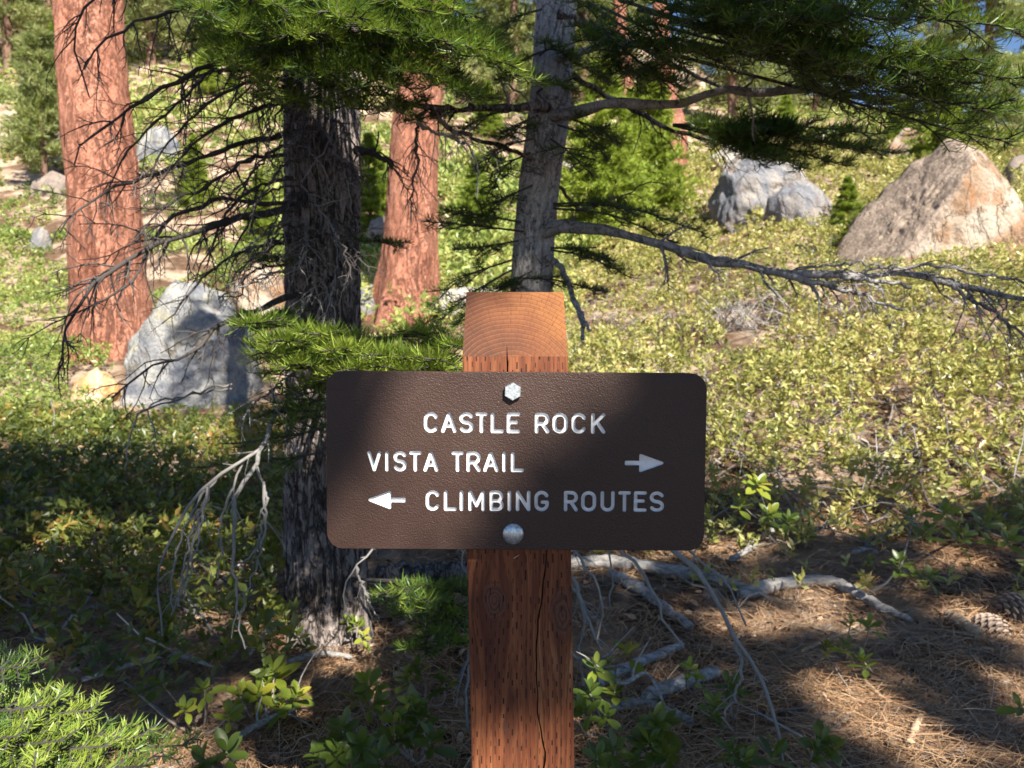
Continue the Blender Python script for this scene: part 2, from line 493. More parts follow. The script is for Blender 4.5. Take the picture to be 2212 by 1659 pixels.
    end = mixc(t, mth(t, 'MULTIPLY', mth(t, 'SUBTRACT', 1.0, bk.outputs[0]), 0.75), end, (0.12, 0.035, 0.012))
    end = mixc(t, mth(t, 'MULTIPLY', mth(t, 'SUBTRACT', 1.0, big.outputs[0]), 0.5), end, (0.07, 0.02, 0.01))
    end = mixc(t, 0.35, end, ramp(t, noise(t, tc.outputs['Object'], 900, 2), [(0.3, (0.35, 0.35, 0.35)), (0.7, (1, 1, 1))]), 'MULTIPLY')
    col = mixc(t, endm, side, end)
    h = mth(t, 'SUBTRACT', mth(t, 'ADD', mth(t, 'MULTIPLY', fib, 0.5), mth(t, 'MULTIPLY', ring, 0.25)), mth(t, 'MULTIPLY', sl, 1.3))
    hh = mth(t, 'ADD', mth(t, 'MULTIPLY', bk.outputs[0], 0.6), mth(t, 'MULTIPLY', ring, 0.4))
    hm = mth(t, 'ADD', mth(t, 'MULTIPLY', h, mth(t, 'SUBTRACT', 1.0, endm)), mth(t, 'MULTIPLY', hh, endm))
    principled(t, out, col, 0.75, bump(t, hm, 0.7, 0.0012), 0.3)
    return m

def board_material():
    m, t, out = newmat('brown_board')
    v = coords(t)
    n = noise(t, v, 620, 3, 0.6)
    vz = voro(t, v, 520, 'SMOOTH_F1')
    h = mth(t, 'ADD', mth(t, 'MULTIPLY', n, 0.7), mth(t, 'MULTIPLY', vz, 0.6))
    big = noise(t, v, 7, 4)
    col = ramp(t, big, [(0.3, (0.036, 0.0195, 0.0148)), (0.7, (0.045, 0.0245, 0.0185))])
    scr = ramp(t, noise(t, v, 26, 5, 0.7, 1.2), [(0.715, (0, 0, 0)), (0.75, (1, 1, 1))])
    col = mixc(t, mth(t, 'MULTIPLY', scr, 0.35), col, (0.22, 0.16, 0.13))
    rg = N(t, 'ShaderNodeMapRange', {0: noise(t, v, 14, 5, 0.7), 1: 0.3, 2: 0.7, 3: 0.33, 4: 0.52}).outputs[0]
    principled(t, out, col, rg, bump(t, h, 0.8, 0.0010), 0.34)
    return m

def white_material():
    m, t, out = newmat('white_paint')
    v = coords(t)
    n = noise(t, v, 90, 4)
    principled(t, out, ramp(t, n, [(0.3, (0.60, 0.615, 0.635)), (0.6, (0.72, 0.73, 0.745))]), 0.5, bump(t, n, 0.15, 0.0008), 0.4)
    return m

def zinc_material():
    m, t, out = newmat('zinc')
    v = coords(t)
    n = noise(t, v, 300, 4)
    p = principled(t, out, ramp(t, n, [(0.35, (0.34, 0.38, 0.40)), (0.6, (0.62, 0.66, 0.68))]), 0.38, bump(t, n, 0.2, 0.0004), 0.5, 0.75)
    return m

M_BOARD, M_WHITE, M_ZINC = board_material(), white_material(), zinc_material()

def arc(cx, cy, rx, ry, a0, a1, n=14):
    a = np.radians(np.linspace(a0, a1, n))
    return [(cx + rx * math.cos(q), cy + ry * math.sin(q)) for q in a]

def glyph(ch, w, h):
    """centre-line strokes inside a w x h box"""
    r = min(w / 2, h * 0.32)
    if ch == 'A': return [[(0, 0), (w / 2, h), (w, 0)], [(w * .2, h * .3), (w * .8, h * .3)]]
    if ch == 'B':
        q = h * .25
        return [[(0, 0), (0, h), (w * .55, h)] + arc(w - q * 1.1, h - q, q * 1.0, q, 90, -90) + [(0, h * .5)], [(w * .5, h * .5)] + arc(w - q, q, q, q, 90, -90) + [(0, 0)]]
    if ch == 'C': return [arc(w / 2, h - r, w / 2, r, 25, 180) + arc(w / 2, r, w / 2, r, 180, 335)]
    if ch == 'E': return [[(w, h), (0, h), (0, 0), (w, 0)], [(0, h * .53), (w * .78, h * .53)]]
    if ch == 'G': return [arc(w / 2, h - r, w / 2, r, 25, 180) + arc(w / 2, r, w / 2, r, 180, 360) + [(w, h * .43), (w * .58, h * .43)]]
    if ch == 'I': return [[(w / 2, 0), (w / 2, h)]]
    if ch == 'K': return [[(0, 0), (0, h)], [(w, h), (0, h * .38)], [(w * .36, h * .6), (w, 0)]]
    if ch == 'L': return [[(0, h), (0, 0), (w, 0)]]
    if ch == 'M': return [[(0, 0), (0, h), (w / 2, h * .22), (w, h), (w, 0)]]
    if ch == 'N': return [[(0, 0), (0, h), (w, 0), (w, h)]]
    if ch == 'O': return [arc(w / 2, h - r, w / 2, r, 0, 180) + arc(w / 2, r, w / 2, r, 180, 360) + [(w, h - r)]]
    if ch == 'R':
        q = h * .27
        return [[(0, 0), (0, h), (w * .5, h)] + arc(w - q, h - q, q, q, 90, -90) + [(0, h - 2 * q)], [(w * .5, h - 2 * q), (w, 0)]]
    if ch == 'S':
        q = h * .25
        return [arc(w / 2, h - q, w / 2, q, 25, 260, 16) + arc(w / 2, q, w / 2, q, 80, -155, 16)]
    if ch == 'T': return [[(0, h), (w, h)], [(w / 2, h), (w / 2, 0)]]
    if ch == 'U': return [[(0, h)] + arc(w / 2, r, w / 2, r, 180, 360) + [(w, h)]]
    if ch == 'V': return [[(0, h), (w / 2, 0), (w, h)]]

def contours(strokes, rad, res):
    """outlines of all points within rad of the strokes (marching squares)"""
    pts = np.concatenate([np.array(s, float) for s in strokes])
    lo = pts.min(0) - rad - 3 * res; hi = pts.max(0) + rad + 3 * res
    nx, ny = int((hi[0] - lo[0]) / res) + 2, int((hi[1] - lo[1]) / res) + 2
    gx, gy = np.meshgrid(lo[0] + np.arange(nx) * res, lo[1] + np.arange(ny) * res, indexing='ij')
    D = np.full((nx, ny), 1e9)
    for s in strokes:
        s = np.array(s, float)
        for a, b in zip(s[:-1], s[1:]):
            ab = b - a
            L2 = max((ab ** 2).sum(), 1e-12)
            tt = np.clip(((gx - a[0]) * ab[0] + (gy - a[1]) * ab[1]) / L2, 0, 1)
            D = np.minimum(D, np.hypot(gx - a[0] - tt * ab[0], gy - a[1] - tt * ab[1]))
    D -= rad
    I = D < 0
    code = I[:-1, :-1] * 1 + I[1:, :-1] * 2 + I[1:, 1:] * 4 + I[:-1, 1:] * 8
    nxt, pos = {}, {}
    def ep(e, i, j):
        a, b = {0: ((i, j), (i + 1, j)), 1: ((i + 1, j), (i + 1, j + 1)), 2: ((i, j + 1), (i + 1, j + 1)), 3: ((i, j), (i, j + 1))}[e]
        key = (a, b)
        if key not in pos:
            f = D[a] / (D[a] - D[b])
            pos[key] = (lo[0] + (a[0] + (b[0] - a[0]) * f) * res, lo[1] + (a[1] + (b[1] - a[1]) * f) * res)
        return key
    tbl = {1: [(3, 0)], 2: [(0, 1)], 3: [(3, 1)], 4: [(1, 2)], 5: [(3, 0), (1, 2)], 6: [(0, 2)], 7: [(3, 2)], 8: [(2, 3)], 9: [(2, 0)],
           10: [(0, 1), (2, 3)], 11: [(2, 1)], 12: [(1, 3)], 13: [(1, 0)], 14: [(0, 3)]}
    for i, j in zip(*np.nonzero((code > 0) & (code < 15))):
        for a, b in tbl[int(code[i, j])]:
            nxt[ep(a, i, j)] = ep(b, i, j)
    loops = []
    while nxt:
        k0 = next(iter(nxt)); k = k0; lp = []
        while k in nxt:
            lp.append(pos[k]); k = nxt.pop(k)
        if len(lp) > 8:
            q = np.array(lp)
            keep = [0]                                   # drop points on straight runs
            for n in range(1, len(q)):
                if np.linalg.norm(q[n] - q[keep[-1]]) > res * 3.2: keep.append(n); continue
                a = q[n] - q[keep[-1]]; b = q[(n + 2) % len(q)] - q[n]
                if abs(a[0] * b[1] - a[1] * b[0]) > 0.12 * np.linalg.norm(a) * np.linalg.norm(b): keep.append(n)
            loops.append(q[keep])
    return loops

def curve_mesh(loops, extrude, bev=0.0):
    cu = bpy.data.curves.new('outline', 'CURVE')
    cu.dimensions = '2D'; cu.fill_mode = 'BOTH'; cu.extrude = extrude
    cu.bevel_depth = bev; cu.bevel_resolution = 2; cu.offset = -bev
    for lp in loops:
        s = cu.splines.new('POLY')
        s.points.add(len(lp) - 1)
        for p, q in zip(s.points, lp): p.co = (q[0], q[1], 0, 1)
        s.use_cyclic_u = True
    ob = bpy.data.objects.new('outline', cu)
    COL.objects.link(ob)
    me = bpy.data.meshes.new_from_object(ob.evaluated_get(bpy.context.evaluated_depsgraph_get()))
    bpy.data.objects.remove(ob); bpy.data.curves.remove(cu)
    return me

def rrect(w, h, r, n=8):
    o = []
    for cx, cy, a in ((w / 2 - r, h / 2 - r, 0), (-w / 2 + r, h / 2 - r, 90), (-w / 2 + r, -h / 2 + r, 180), (w / 2 - r, -h / 2 + r, 270)):
        o += arc(cx, cy, r, r, a, a + 90, n)
    return np.array(o)

def build_sign():
    base = P(1128, 1600, 1.0); base[2] = ground_z(base[0], base[1])[0]
    root = empty('trail_sign', base, 'brown routed trail sign bolted to a reddish square wooden post with slanted top', 'sign')
    # ---- post, lofted, with a drying crack down its face
    top = P(1113, 770, D_SIGN + 0.016); bot = P(1130, 1659, 1.004)
    ax = top - bot; ax /= ax[2]
    W, DEP, CUT = 0.1400, 0.140, 0.093
    zs = np.concatenate([[0.0, 0.25], np.linspace(0.45, top[2], 60)])
    # crack centre in the picture (x relative to post centre, in share of width) by height
    cz = np.array([0.40, 0.50, 0.545, 0.60, 0.66, 0.73, 0.79, 0.84, 0.90, 1.00, 1.06, 1.09, 1.12])
    cx = np.array([.02, .025, .03, .022, .020, .024, .034, .040, .015, -.012, -.012, -.010, -.008])
    cw = np.array([.0022, .0024, .0026, .0017, .0018, .0022, .0018, .0012, .0006, .0016, .0022, .0022, .0018])
    V, F = [], []
    for z in zs:
        c = np.interp(z, cz, cx) + 0.0006 * math.sin(z * 61) + 0.0006 * math.sin(z * 143)
        g = np.interp(z, cz, cw) * 1.0
        q = [(-W / 2, 0.0015), (-W / 2 + .0015, 0), (c - g / 2, 0), (c, .016), (c + g / 2, 0), (W / 2 - .0015, 0), (W / 2, .0015), (W / 2, CUT), (W / 2, DEP), (-W / 2, DEP), (-W / 2, CUT)]
        for k, (a, b) in enumerate(q):
            dz = 0
            if z == zs[-1]: dz = min(b, CUT) * 0.985
            p = top + ax * (z - top[2])
            V.append((p[0] + a, p[1] + b, z + dz))
    n = 11
    mb = MB()
    for i in range(len(zs) - 1):
        for k in range(n):
            F.append((i * n + k, i * n + (k + 1) % n, (i + 1) * n + (k + 1) % n, (i + 1) * n + k))
    V = np.array(V)
    mb.add(V, F)
    e = (len(zs) - 1) * n
    # the slanted cut as strips on both sides of the crack, then the level back strip
    mb.add(V[e:e + n], [(10, 0, 1, 2), ]); mb.add(V[e:e + n], [(10, 2, 3, 7)]); mb.add(V[e:e + n], [(3, 4, 5, 7)]); mb.add(V[e:e + n], [(5, 6, 7)]); mb.add(V[e:e + n], [(10, 7, 8, 9)])
    ob = mb.build('post', post_material(top[2]), root, smooth=False)
    # texture space: x centred on the post, y from its face, z true height
    me = ob.data
    off = Vector((float(top[0] - base[0]), float(top[1] - base[1]), float(-base[2])))
    for v in me.vertices: v.co -= off
    ob.location = off
    # ---- board
    tilt = Matrix.Rotation(math.radians(0.35), 4, 'Y')
    face = Matrix.Translation(Vector(SIGN_C - base)) @ tilt @ Matrix.Rotation(math.pi / 2, 4, 'X')     # local z faces the viewer
    W2, H2 = 819 * KS, 386 * KS
    lines = [('CASTLEROCK', [(915.7, 946.5), (953, 986), (992, 1022.6), (1027, 1053), (1060, 1088), (1094.6, 1123.4), (1155, 1186), (1193, 1225.6), (1234, 1265.6), (1276, 1307)], 890.6, 935.4),
             ('VISTATRAIL', [(793, 823.8), (830.8, 840.6), (849.8, 878.4), (884, 910.6), (914.8, 947), (975.6, 1001.6), (1008, 1038.6), (1044, 1077), (1084, 1094), (1103.8, 1131.8)], 975.7, 1020.0),
             ('CLIMBINGROUTES', [(919.6, 949.8), (959, 986.8), (992.6, 1001.6), (1012, 1047.8), (1058, 1088.4), (1096, 1105.8), (1115, 1146.4), (1155, 1186.4), (1219, 1249.4), (1256.4, 1289), (1298.4, 1329), (1336.8, 1364), (1370.6, 1398.6), (1405, 1436.4)], 1060.5, 1105.5)]
    sw = 7.7 * KS / 2
    marks, holes = [], []
    for text, boxes, y0, y1 in lines:
        for ch, (x0, x1) in zip(text, boxes):
            w = max((x1 - x0) * KS - 2 * sw, 0.0); h = (y1 - y0) * KS - 2 * sw
            ox, oy = (x0 - 1114.5) * KS + sw, (997 - y1) * KS + sw
            st = [[(a + ox, b + oy) for a, b in s] for s in glyph(ch, w, h)]
            lp = contours(st, sw, 0.00032)
            marks.append(('letter', lp)); holes += lp
    for name, sx, tip, neck, tail, yc in (('arrow', 1, 1436.4, 1381, 1348, 998.8), ('arrow', -1, 792.4, 845, 878.4, 1082.5)):
        rr = 3.2 * KS
        cvt = lambda x, y: ((x - 1114.5) * KS, (997 - y) * KS)
        i = rr / KS * sx
        tri = [cvt(tip - i * 2.0, yc), cvt(neck + i, yc - 22 + 5.5), cvt(neck + i, yc + 22 - 5.5)]
        st = [tri + [tri[0]], [cvt(neck, yc), cvt(tail + i * 1.6, yc)]]
        # fill the head with strokes so that the outline is solid
        for f in np.linspace(-0.9, 0.9, 9):
            st.append([cvt(neck + i, yc + (22 - 5.5) * f), cvt(tip - i * 2.0, yc)])
        st.append([cvt(neck, yc - 1.8), cvt(tail + i * 1.6, yc - 1.8)]); st.append([cvt(neck, yc + 1.8), cvt(tail + i * 1.6, yc + 1.8)])
        lp = contours(st, rr, 0.00035)
        lp = [max(lp, key=len)]
        marks.append(('arrow', lp)); holes += lp
    outer = rrect(W2, H2, 35 * KS)
    me = curve_mesh([outer] + holes, 0.0021, 0.0006)
    me.materials.clear(); me.materials.append(M_BOARD); me.materials.append(M_WHITE)
    for p in me.polygons:
        c = p.center
        inside = abs(c[0]) < W2 / 2 - 0.012 and abs(c[1]) < H2 / 2 - 0.012
        if inside and c[2] < 0.0021: p.material_index = 1
    me.transform(Matrix.Translation((0, 0, -0.0027)))
    back = curve_mesh([outer], 0.0042, 0.0006)
    back.transform(Matrix.Translation((0, 0, -0.0105)))
    # join both layers of the board
    mb = MB()
    for src, mi in ((me, None), (back, 0)):
        co = np.zeros(len(src.vertices) * 3); src.vertices.foreach_get('co', co); co = co.reshape(-1, 3)
        for size in set(len(p.vertices) for p in src.polygons):
            for mat in (0, 1):
                f = [tuple(p.vertices) for p in src.polygons if len(p.vertices) == size and (p.material_index if mi is None else 0) == mat]
                if f: mb.add(co, f, 0.5, mat)
    board = bpy.data.objects.new('board', mb.mesh('board', [M_BOARD, M_WHITE], False))
    COL.objects.link(board); board.parent = root; board.matrix_local = face
    bpy.context.view_layer.update()
    # ---- routed letters: white floors 4 mm down in the board
    for name, lp in marks:
        q = curve_mesh(lp, 0.0006, 0.0)
        q.transform(Matrix.Translation((0, 0, -0.0052)))
        q.materials.clear(); q.materials.append(M_WHITE); q.name = name
        o = bpy.data.objects.new(name, q)
        COL.objects.link(o); o.parent = board
    # ---- bolts
    def lathe(prof, n, sq=None):
        V = []; F = []
        for r, z in prof:
            for k in range(n):
                a = k / n * 2 * math.pi
                V.append((r * math.cos(a), r * math.sin(a), z))
        for i in range(len(prof) - 1):
            for k in range(n):
                F.append((i * n + k, i * n + (k + 1) % n, (i + 1) * n + (k + 1) % n, (i + 1) * n + k))
        return V, F, [tuple((len(prof) - 1) * n + k for k in range(n))]
    bm = MB()
    R = 19.5 * KS
    V, F, C = lathe([(R, 0), (R, .0066), (R * .93, .0076)], 6)
    bm.add(V, F)
    n0 = 36
    V2 = [(R * .93 * math.cos(k / 6 * 2 * math.pi), R * .93 * math.sin(k / 6 * 2 * math.pi), .0076) for k in range(6)]
    bm.add(V2, [tuple(range(6))])
    for a in (95, 215, 335):                                   # raised strength marks
        ca, sa = math.cos(math.radians(a)), math.sin(math.radians(a))
        q = []
        for u, w in ((.45, -.035), (.78, -.035), (.78, .035), (.45, .035)):
            q.append((R * (u * ca - w * sa), R * (u * sa + w * ca), .0082))
        bm.add(q, [(0, 1, 2, 3)])
        bm.add([(x, y, .0074) for x, y, _ in q] + q, [(0, 1, 5, 4), (1, 2, 6, 5), (2, 3, 7, 6), (3, 0, 4, 7)])
    b1 = bpy.data.objects.new('hex_bolt', bm.mesh('hex_bolt', M_ZINC, False))
    COL.objects.link(b1); b1.parent = root
    b1.matrix_local = Matrix.Translation(Vector(P(1107.5, 845, D_SIGN) - base) + Vector((0, -0.0002, 0))) @ Matrix.Rotation(math.pi / 2, 4, 'X') @ Matrix.Rotation(math.radians(28), 4, 'Z')
    bm = MB()
    R = 23 * KS
    prof = [(R, 0), (R, .0008)] + [(R * math.cos(a), .0008 + .0060 * math.sin(a)) for a in np.radians(np.linspace(6, 86, 12))]
    V, F, C = lathe(prof, 40)
    bm.add(V, F); bm.add([(0, 0, prof[-1][1])] + [V[(len(prof) - 1) * 40 + k] for k in range(40)], [(0, 1 + k, 1 + (k + 1) % 40) for k in range(40)])
    b2 = bpy.data.objects.new('dome_bolt', bm.mesh('dome_bolt', M_ZINC, True))
    COL.objects.link(b2); b2.parent = root
    b2.matrix_local = Matrix.Translation(Vector(P(1108.5, 1151.5, D_SIGN + .008) - base)) @ Matrix.Rotation(math.pi / 2, 4, 'X')
    b2.location.y = float(SIGN_C[1] - base[1] - 0.0003)
    b1.location.y = float(SIGN_C[1] - base[1] - 0.0003)
    tag(b1, 'shiny hexagonal bolt head above the lettering'); tag(b2, 'domed grey carriage bolt head below the lettering')
    # a pale splinter lifted from the post below the board
    mb = MB()
    tubes(mb, smooth_path([P(1109, 1207, .976), P(1115, 1203, .968), P(1122, 1198, .966)], 6), np.array([.0002, .0009, .0010, .0009, .0006, .0002]), 5)
    mb.build('splinter', M_WHITE if False else plain_mat('pale_splinter', [(0.3, (.35, .22, .14)), (0.7, (.5, .36, .25))]), root)
    return root
build_sign()
# ---------------------------------------------------------------- ground
def ground_material():
    m, t, out = newmat('forest_floor')
    v = coords(t)
    n1 = noise(t, v, 1.1, 5, 0.6)
    n2 = noise(t, v, 9, 5, 0.65)
    n3 = noise(t, v, 70, 4, 0.7)
    st = noise(t, coords(t, (1, 6, 1)), 60, 3, 0.6, 1.5)
    f = mth(t, 'ADD', mth(t, 'MULTIPLY', n2, 0.45), mth(t, 'ADD', mth(t, 'MULTIPLY', n3, 0.3), mth(t, 'MULTIPLY', st, 0.25)))
    lit = ramp(t, f, [(0.30, (0.022, 0.014, 0.010)), (0.45, (0.085, 0.050, 0.031)), (0.58, (0.17, 0.105, 0.066)), (0.70, (0.30, 0.205, 0.135))])
    sand = ramp(t, f, [(0.32, (0.20, 0.13, 0.09)), (0.5, (0.42, 0.31, 0.22)), (0.65, (0.55, 0.43, 0.33))])
    col = mixc(t, ramp(t, n1, [(0.45, (0, 0, 0)), (0.58, (1, 1, 1))]), lit, sand)
    h = mth(t, 'ADD', mth(t, 'MULTIPLY', n3, 0.5), mth(t, 'MULTIPLY', st, 0.5))
    principled(t, out, col, 0.95, bump(t, h, 0.9, 0.02), 0.15)
    return m

def build_ground():
    an = np.concatenate([np.linspace(-50, 50, 261), np.linspace(50, 310, 70)[1:-1]])
    an = np.radians(an)
    rr = np.concatenate([[0.0], np.geomspace(0.35, 320, 150)])
    A, Rr = np.meshgrid(an, rr)
    x, y = Rr * np.sin(A), Rr * np.cos(A)
    z = ground_z(x.ravel(), y.ravel())
    V = np.stack([x.ravel(), y.ravel(), z], -1)
    n = len(an)
    i = np.arange(len(rr) - 1)[:, None] * n; j = np.arange(n)[None]; j2 = (j + 1) % n
    F = np.stack(np.broadcast_arrays(i + j, i + n + j, i + n + j2, i + j2), -1).reshape(-1, 4)
    mb = MB(); mb.add(V, F[:, ::-1])
    o = mb.build('ground', ground_material())
    tag(o, 'forest floor of tan sand and needle litter rising to a hillside', kind='structure')
build_ground()

# ---------------------------------------------------------------- rocks
def sphere_dirs(n=5):
    import bmesh
    bm = bmesh.new()
    bmesh.ops.create_icosphere(bm, subdivisions=n, radius=1.0)
    V = np.array([v.co[:] for v in bm.verts]); F = np.array([[v.index for v in f.verts] for f in bm.faces])
    bm.free()
    return V, F
ICO5, ICO4, ICO3 = sphere_dirs(6), sphere_dirs(5), sphere_dirs(4)

def rock(name, centre, half, planes, mat, label, seed, cat='boulder', group=None, rough=0.09, ico=None, freq=1.0, sharp=14):
    D, F = ico or ICO5
    Q = D / np.array([1, 1, 1.0])
    r = np.ones(len(D))
    acc = np.ones(len(D))
    best = np.zeros(len(D)); which = np.full(len(D), -1)
    for pi, (nx, ny, nz, d) in enumerate(planes):
        k = nrm(np.array([nx, ny, nz]))
        v = np.maximum(D @ k / d, 0)
        which = np.where(v > best, pi, which); best = np.maximum(best, v)
        acc = acc + v ** sharp
    r = 1.0 / acc ** (1.0 / sharp)
    p = D * 1.7 * freq + seed * 13.1
    lr = np.random.default_rng(seed)
    for _ in range(26):                      # small chipped facets
        k = nrm(lr.normal(0, 1, 3)); dd = lr.uniform(.80, .97)
        rs = np.maximum((D * r[:, None]) @ k, 1e-6)
        lim = dd * np.max((D * r[:, None]) @ k)
        r = np.where(rs > lim, r * lim / rs, r)
    r = r * (1 + rough * .8 * fbm(p, 5, 0.55) - rough * 0.9 * np.abs(fbm(p * 1.3 + 7, 4)))
    V = D * r[:, None] * np.array(half)
    mb = MB(); mb.add(V, F, np.where(which == 0, 1.0, 0.0))
    o = mb.build(name, mat)
    o.location = tuple(float(a) for a in centre)
    tag(o, label, cat, group)
    return o

M_GREY = rock_mat('grey_granite', (0.33, 0.325, 0.31), (0.135, 0.145, 0.17), (0.38, 0.35, 0.23), 1.0, 1.3, 0.35)
M_SHADE_GREY = rock_mat('shade_toned_granite', (0.17, 0.178, 0.20), (0.33, 0.30, 0.27), (0.19, 0.12, 0.08), 0.8, 0.8, 0.35)  # blue-grey shade of the round boulder is put into the colour
M_ORANGE = rock_mat('orange_stone', (0.55, 0.33, 0.15), (0.66, 0.55, 0.38), (0.48, 0.22, 0.07), 2.0, 2.5, 0.6)
M_TAN = rock_mat('cream_stone', (0.34, 0.235, 0.165), (0.54, 0.47, 0.38), (0.40, 0.185, 0.075), 0.75, 1.6, 0.6)
M_WHITE_ROCK = rock_mat('white_stone', (0.44, 0.405, 0.36), (0.33, 0.30, 0.27), (0.28, 0.23, 0.18), 1.2, 1.0, 0.2)
M_BROWN_ROCK = rock_mat('brown_stone', (0.30, 0.24, 0.20), (0.22, 0.18, 0.16), (0.40, 0.31, 0.24), 2.0, 2.0, 0.3)

def slab_mat():
    m = rock_mat('cracked_cream_stone', (0.27, 0.175, 0.11), (0.42, 0.365, 0.295), (0.28, 0.12, 0.045), 0.75, 1.5, 0.6, True)
    t = m.node_tree
    p = next(n for n in t.nodes if n.type == 'BSDF_PRINCIPLED')
    src = p.inputs['Base Color'].links[0].from_socket
    v = coords(t)
    at = N(t, 'ShaderNodeAttribute', None, attribute_name='tint')
    g = ramp(t, mth(t, 'ADD', mth(t, 'MULTIPLY', noise(t, v, 22, 5, 0.75), 0.6), mth(t, 'MULTIPLY', noise(t, v, 5, 4, 0.6), 0.4)), [(0.34, (0.08, 0.06, 0.05)), (0.48, (0.27, 0.21, 0.165)), (0.64, (0.46, 0.37, 0.29))])
    edge = ramp(t, mth(t, 'ADD', at.outputs['Fac'], mth(t, 'MULTIPLY', mth(t, 'SUBTRACT', noise(t, v, 6, 4, 0.7), 0.5), 0.9)), [(0.4, (0, 0, 0)), (0.6, (1, 1, 1))])
    t.links.new(mixc(t, edge, src, g), p.inputs['Base Color'])
    return m
M_SLAB = slab_mat()

def rock_px(name, x0, x1, y0, y1, d, planes, mat, label, seed, thick=0.8, sink=0.15, **kw):
    """a rock that spans x0..x1, y0..y1 of the survey picture at depth d"""
    g = on_ground((x0 + x1) / 2, y1 - .12 * (y1 - y0), 4.0)
    d = float(np.clip(g[1], d * .6, d * 1.7))
    a, b = P(x0, y1, d), P(x1, y0, d)
    h = b[2] - a[2]
    w = b[0] - a[0]
    c = (a + b) / 2
    c[2] -= h * sink / 2
    return rock(name, c, (w / 2 * 1.1, w / 2 * thick, h / 2 * (1 + sink) * 1.1), planes, mat, label, seed, **kw)

rock_px('boulder', 222, 574, 584, 885, 7.2, [(-.73, -.25, .68, .60), (-.94, -.15, .34, .62), (.55, -.2, .83, .76), (.88, -.2, .47, .76), (.15, -.9, .35, .66), (-.3, -.8, .3, .7)], M_GREY,
        'pale grey lichen-marked boulder leaning against the wide reddish trunk', 3, 0.75, 0.35, rough=0.08, sharp=12)
rock_px('rock', 148, 250, 800, 880, 7.35, [(-.6, -.4, .7, .7), (.2, -.8, .5, .75)], M_ORANGE, 'low orange and cream rock at the foot of the wide reddish trunk', 5, 0.9, 0.4, cat='rock', ico=ICO4)
rock_px('boulder', 1543, 1742, 332, 500, 13.5, [(-.9, -.2, .2, .93), (0, -.9, .2, .85), (.4, -.3, .8, .93)], M_SHADE_GREY, 'rounded boulder toned blue-grey as shade, on the slope under the hanging boughs', 8, 0.9, 0.5, rough=0.11, sharp=30, freq=1.3)
rock_px('boulder', 1655, 1805, 395, 505, 13.4, [(.3, -.6, .7, .8), (.8, -.2, .5, .85)], M_SHADE_GREY, 'low mottled boulder beside the rounded blue-grey one', 9, 0.9, 0.5, ico=ICO4)
rock_px('boulder', 1800, 2262, 272, 610, 9.6, [(-.78, -.22, .62, .30), (.12, -.9, .38, .50), (.87, -.15, .49, .70), (.45, -.75, .40, .62), (-.3, -.85, .2, .55)], M_SLAB,
        'big cream and orange cracked boulder with a steep gravelly flank', 14, 0.8, 0.35, rough=0.06, sharp=70, freq=1.5)
rock_px('rock', 930, 1115, 620, 700, 10.5, [(0, -.6, .8, .75)], M_WHITE_ROCK, 'low white rock behind the grey fir trunk', 21, 0.7, 0.4, cat='rock', ico=ICO4)
rock_px('rock', 1205, 1265, 338, 385, 19, [(0, -.6, .8, .8)], M_WHITE_ROCK, 'small white rock beside the bright young fir on the slope', 22, 0.9, 0.6, cat='rock', ico=ICO3)
rock_px('boulder', 1525, 1640, 312, 372, 19, [(0, -.6, .8, .8), (-.5, 0, .8, .8)], M_WHITE_ROCK, 'white slab of rock behind the rounded blue-grey boulder', 23, 1.0, 0.6, ico=ICO4)
rock_px('rock', 72, 152, 366, 432, 17, [(0, -.7, .7, .8)], M_BROWN_ROCK, 'brown hump of rock in the shaded green mat on the hillside', 24, 1.0, 0.6, cat='rock', ico=ICO4)
rock_px('rock', 62, 108, 492, 550, 12.5, [(-.3, -.5, .8, .8)], M_SHADE_GREY, 'small grey rock poking out of the green mat', 25, 0.9, 0.6, cat='rock', ico=ICO3)
rock_px('boulder', 298, 392, 268, 358, 24, [(-.4, -.6, .6, .75), (.5, -.4, .7, .8)], M_GREY, 'pale hillside boulder seen through the dead twigs', 26, 0.9, 0.5, ico=ICO4)
rock_px('boulder', -60, 70, 235, 345, 26, [(.4, -.6, .6, .8)], M_TAN, 'tan hillside outcrop at the picture edge below the pines', 27, 0.9, 0.5, ico=ICO4)
rock_px('boulder', 120, 190, 255, 330, 27, [(-.4, -.6, .6, .8)], M_TAN, 'tan hillside rock below the small pine', 28, 0.9, 0.5, cat='rock', ico=ICO3)
rock_px('boulder', 1330, 1520, 60, 210, 42, [(-.4, -.6, .6, .8), (.6, -.3, .6, .8)], M_TAN, 'tan cliff-like outcrop high behind the far reddish trunks', 29, 0.8, 0.5, ico=ICO4)
rock_px('boulder', 1920, 2020, 280, 360, 22, [(-.4, -.6, .6, .8)], M_TAN, 'cream rock half hidden by boughs behind the big cracked boulder', 30, 0.8, 0.5, ico=ICO3)
rock_px('boulder', 2160, 2260, 335, 420, 15, [(-.4, -.6, .7, .8)], M_BROWN_ROCK, 'dark shaded rock behind the shoulder of the big cracked boulder', 31, 0.9, 0.6, ico=ICO3)
rock_px('rock', 500, 610, 560, 700, 11, [(0, -.6, .8, .7)], M_TAN, 'flat tan rock between the grey boulder and the dark trunk', 32, 1.0, 0.3, cat='rock', ico=ICO3)
rock_px('rock', 770, 850, 610, 700, 9.5, [(0, -.6, .8, .7)], M_SHADE_GREY, 'shaded rock beside the flared foot of the middle reddish trunk', 33, 1.0, 0.3, cat='rock', ico=ICO3)
rock_px('rock', 790, 850, 470, 560, 17, [(0, -.6, .8, .7)], M_BROWN_ROCK, 'dark rock on the slope between the dark and reddish trunks', 34, 1.0, 0.3, cat='rock', ico=ICO3)

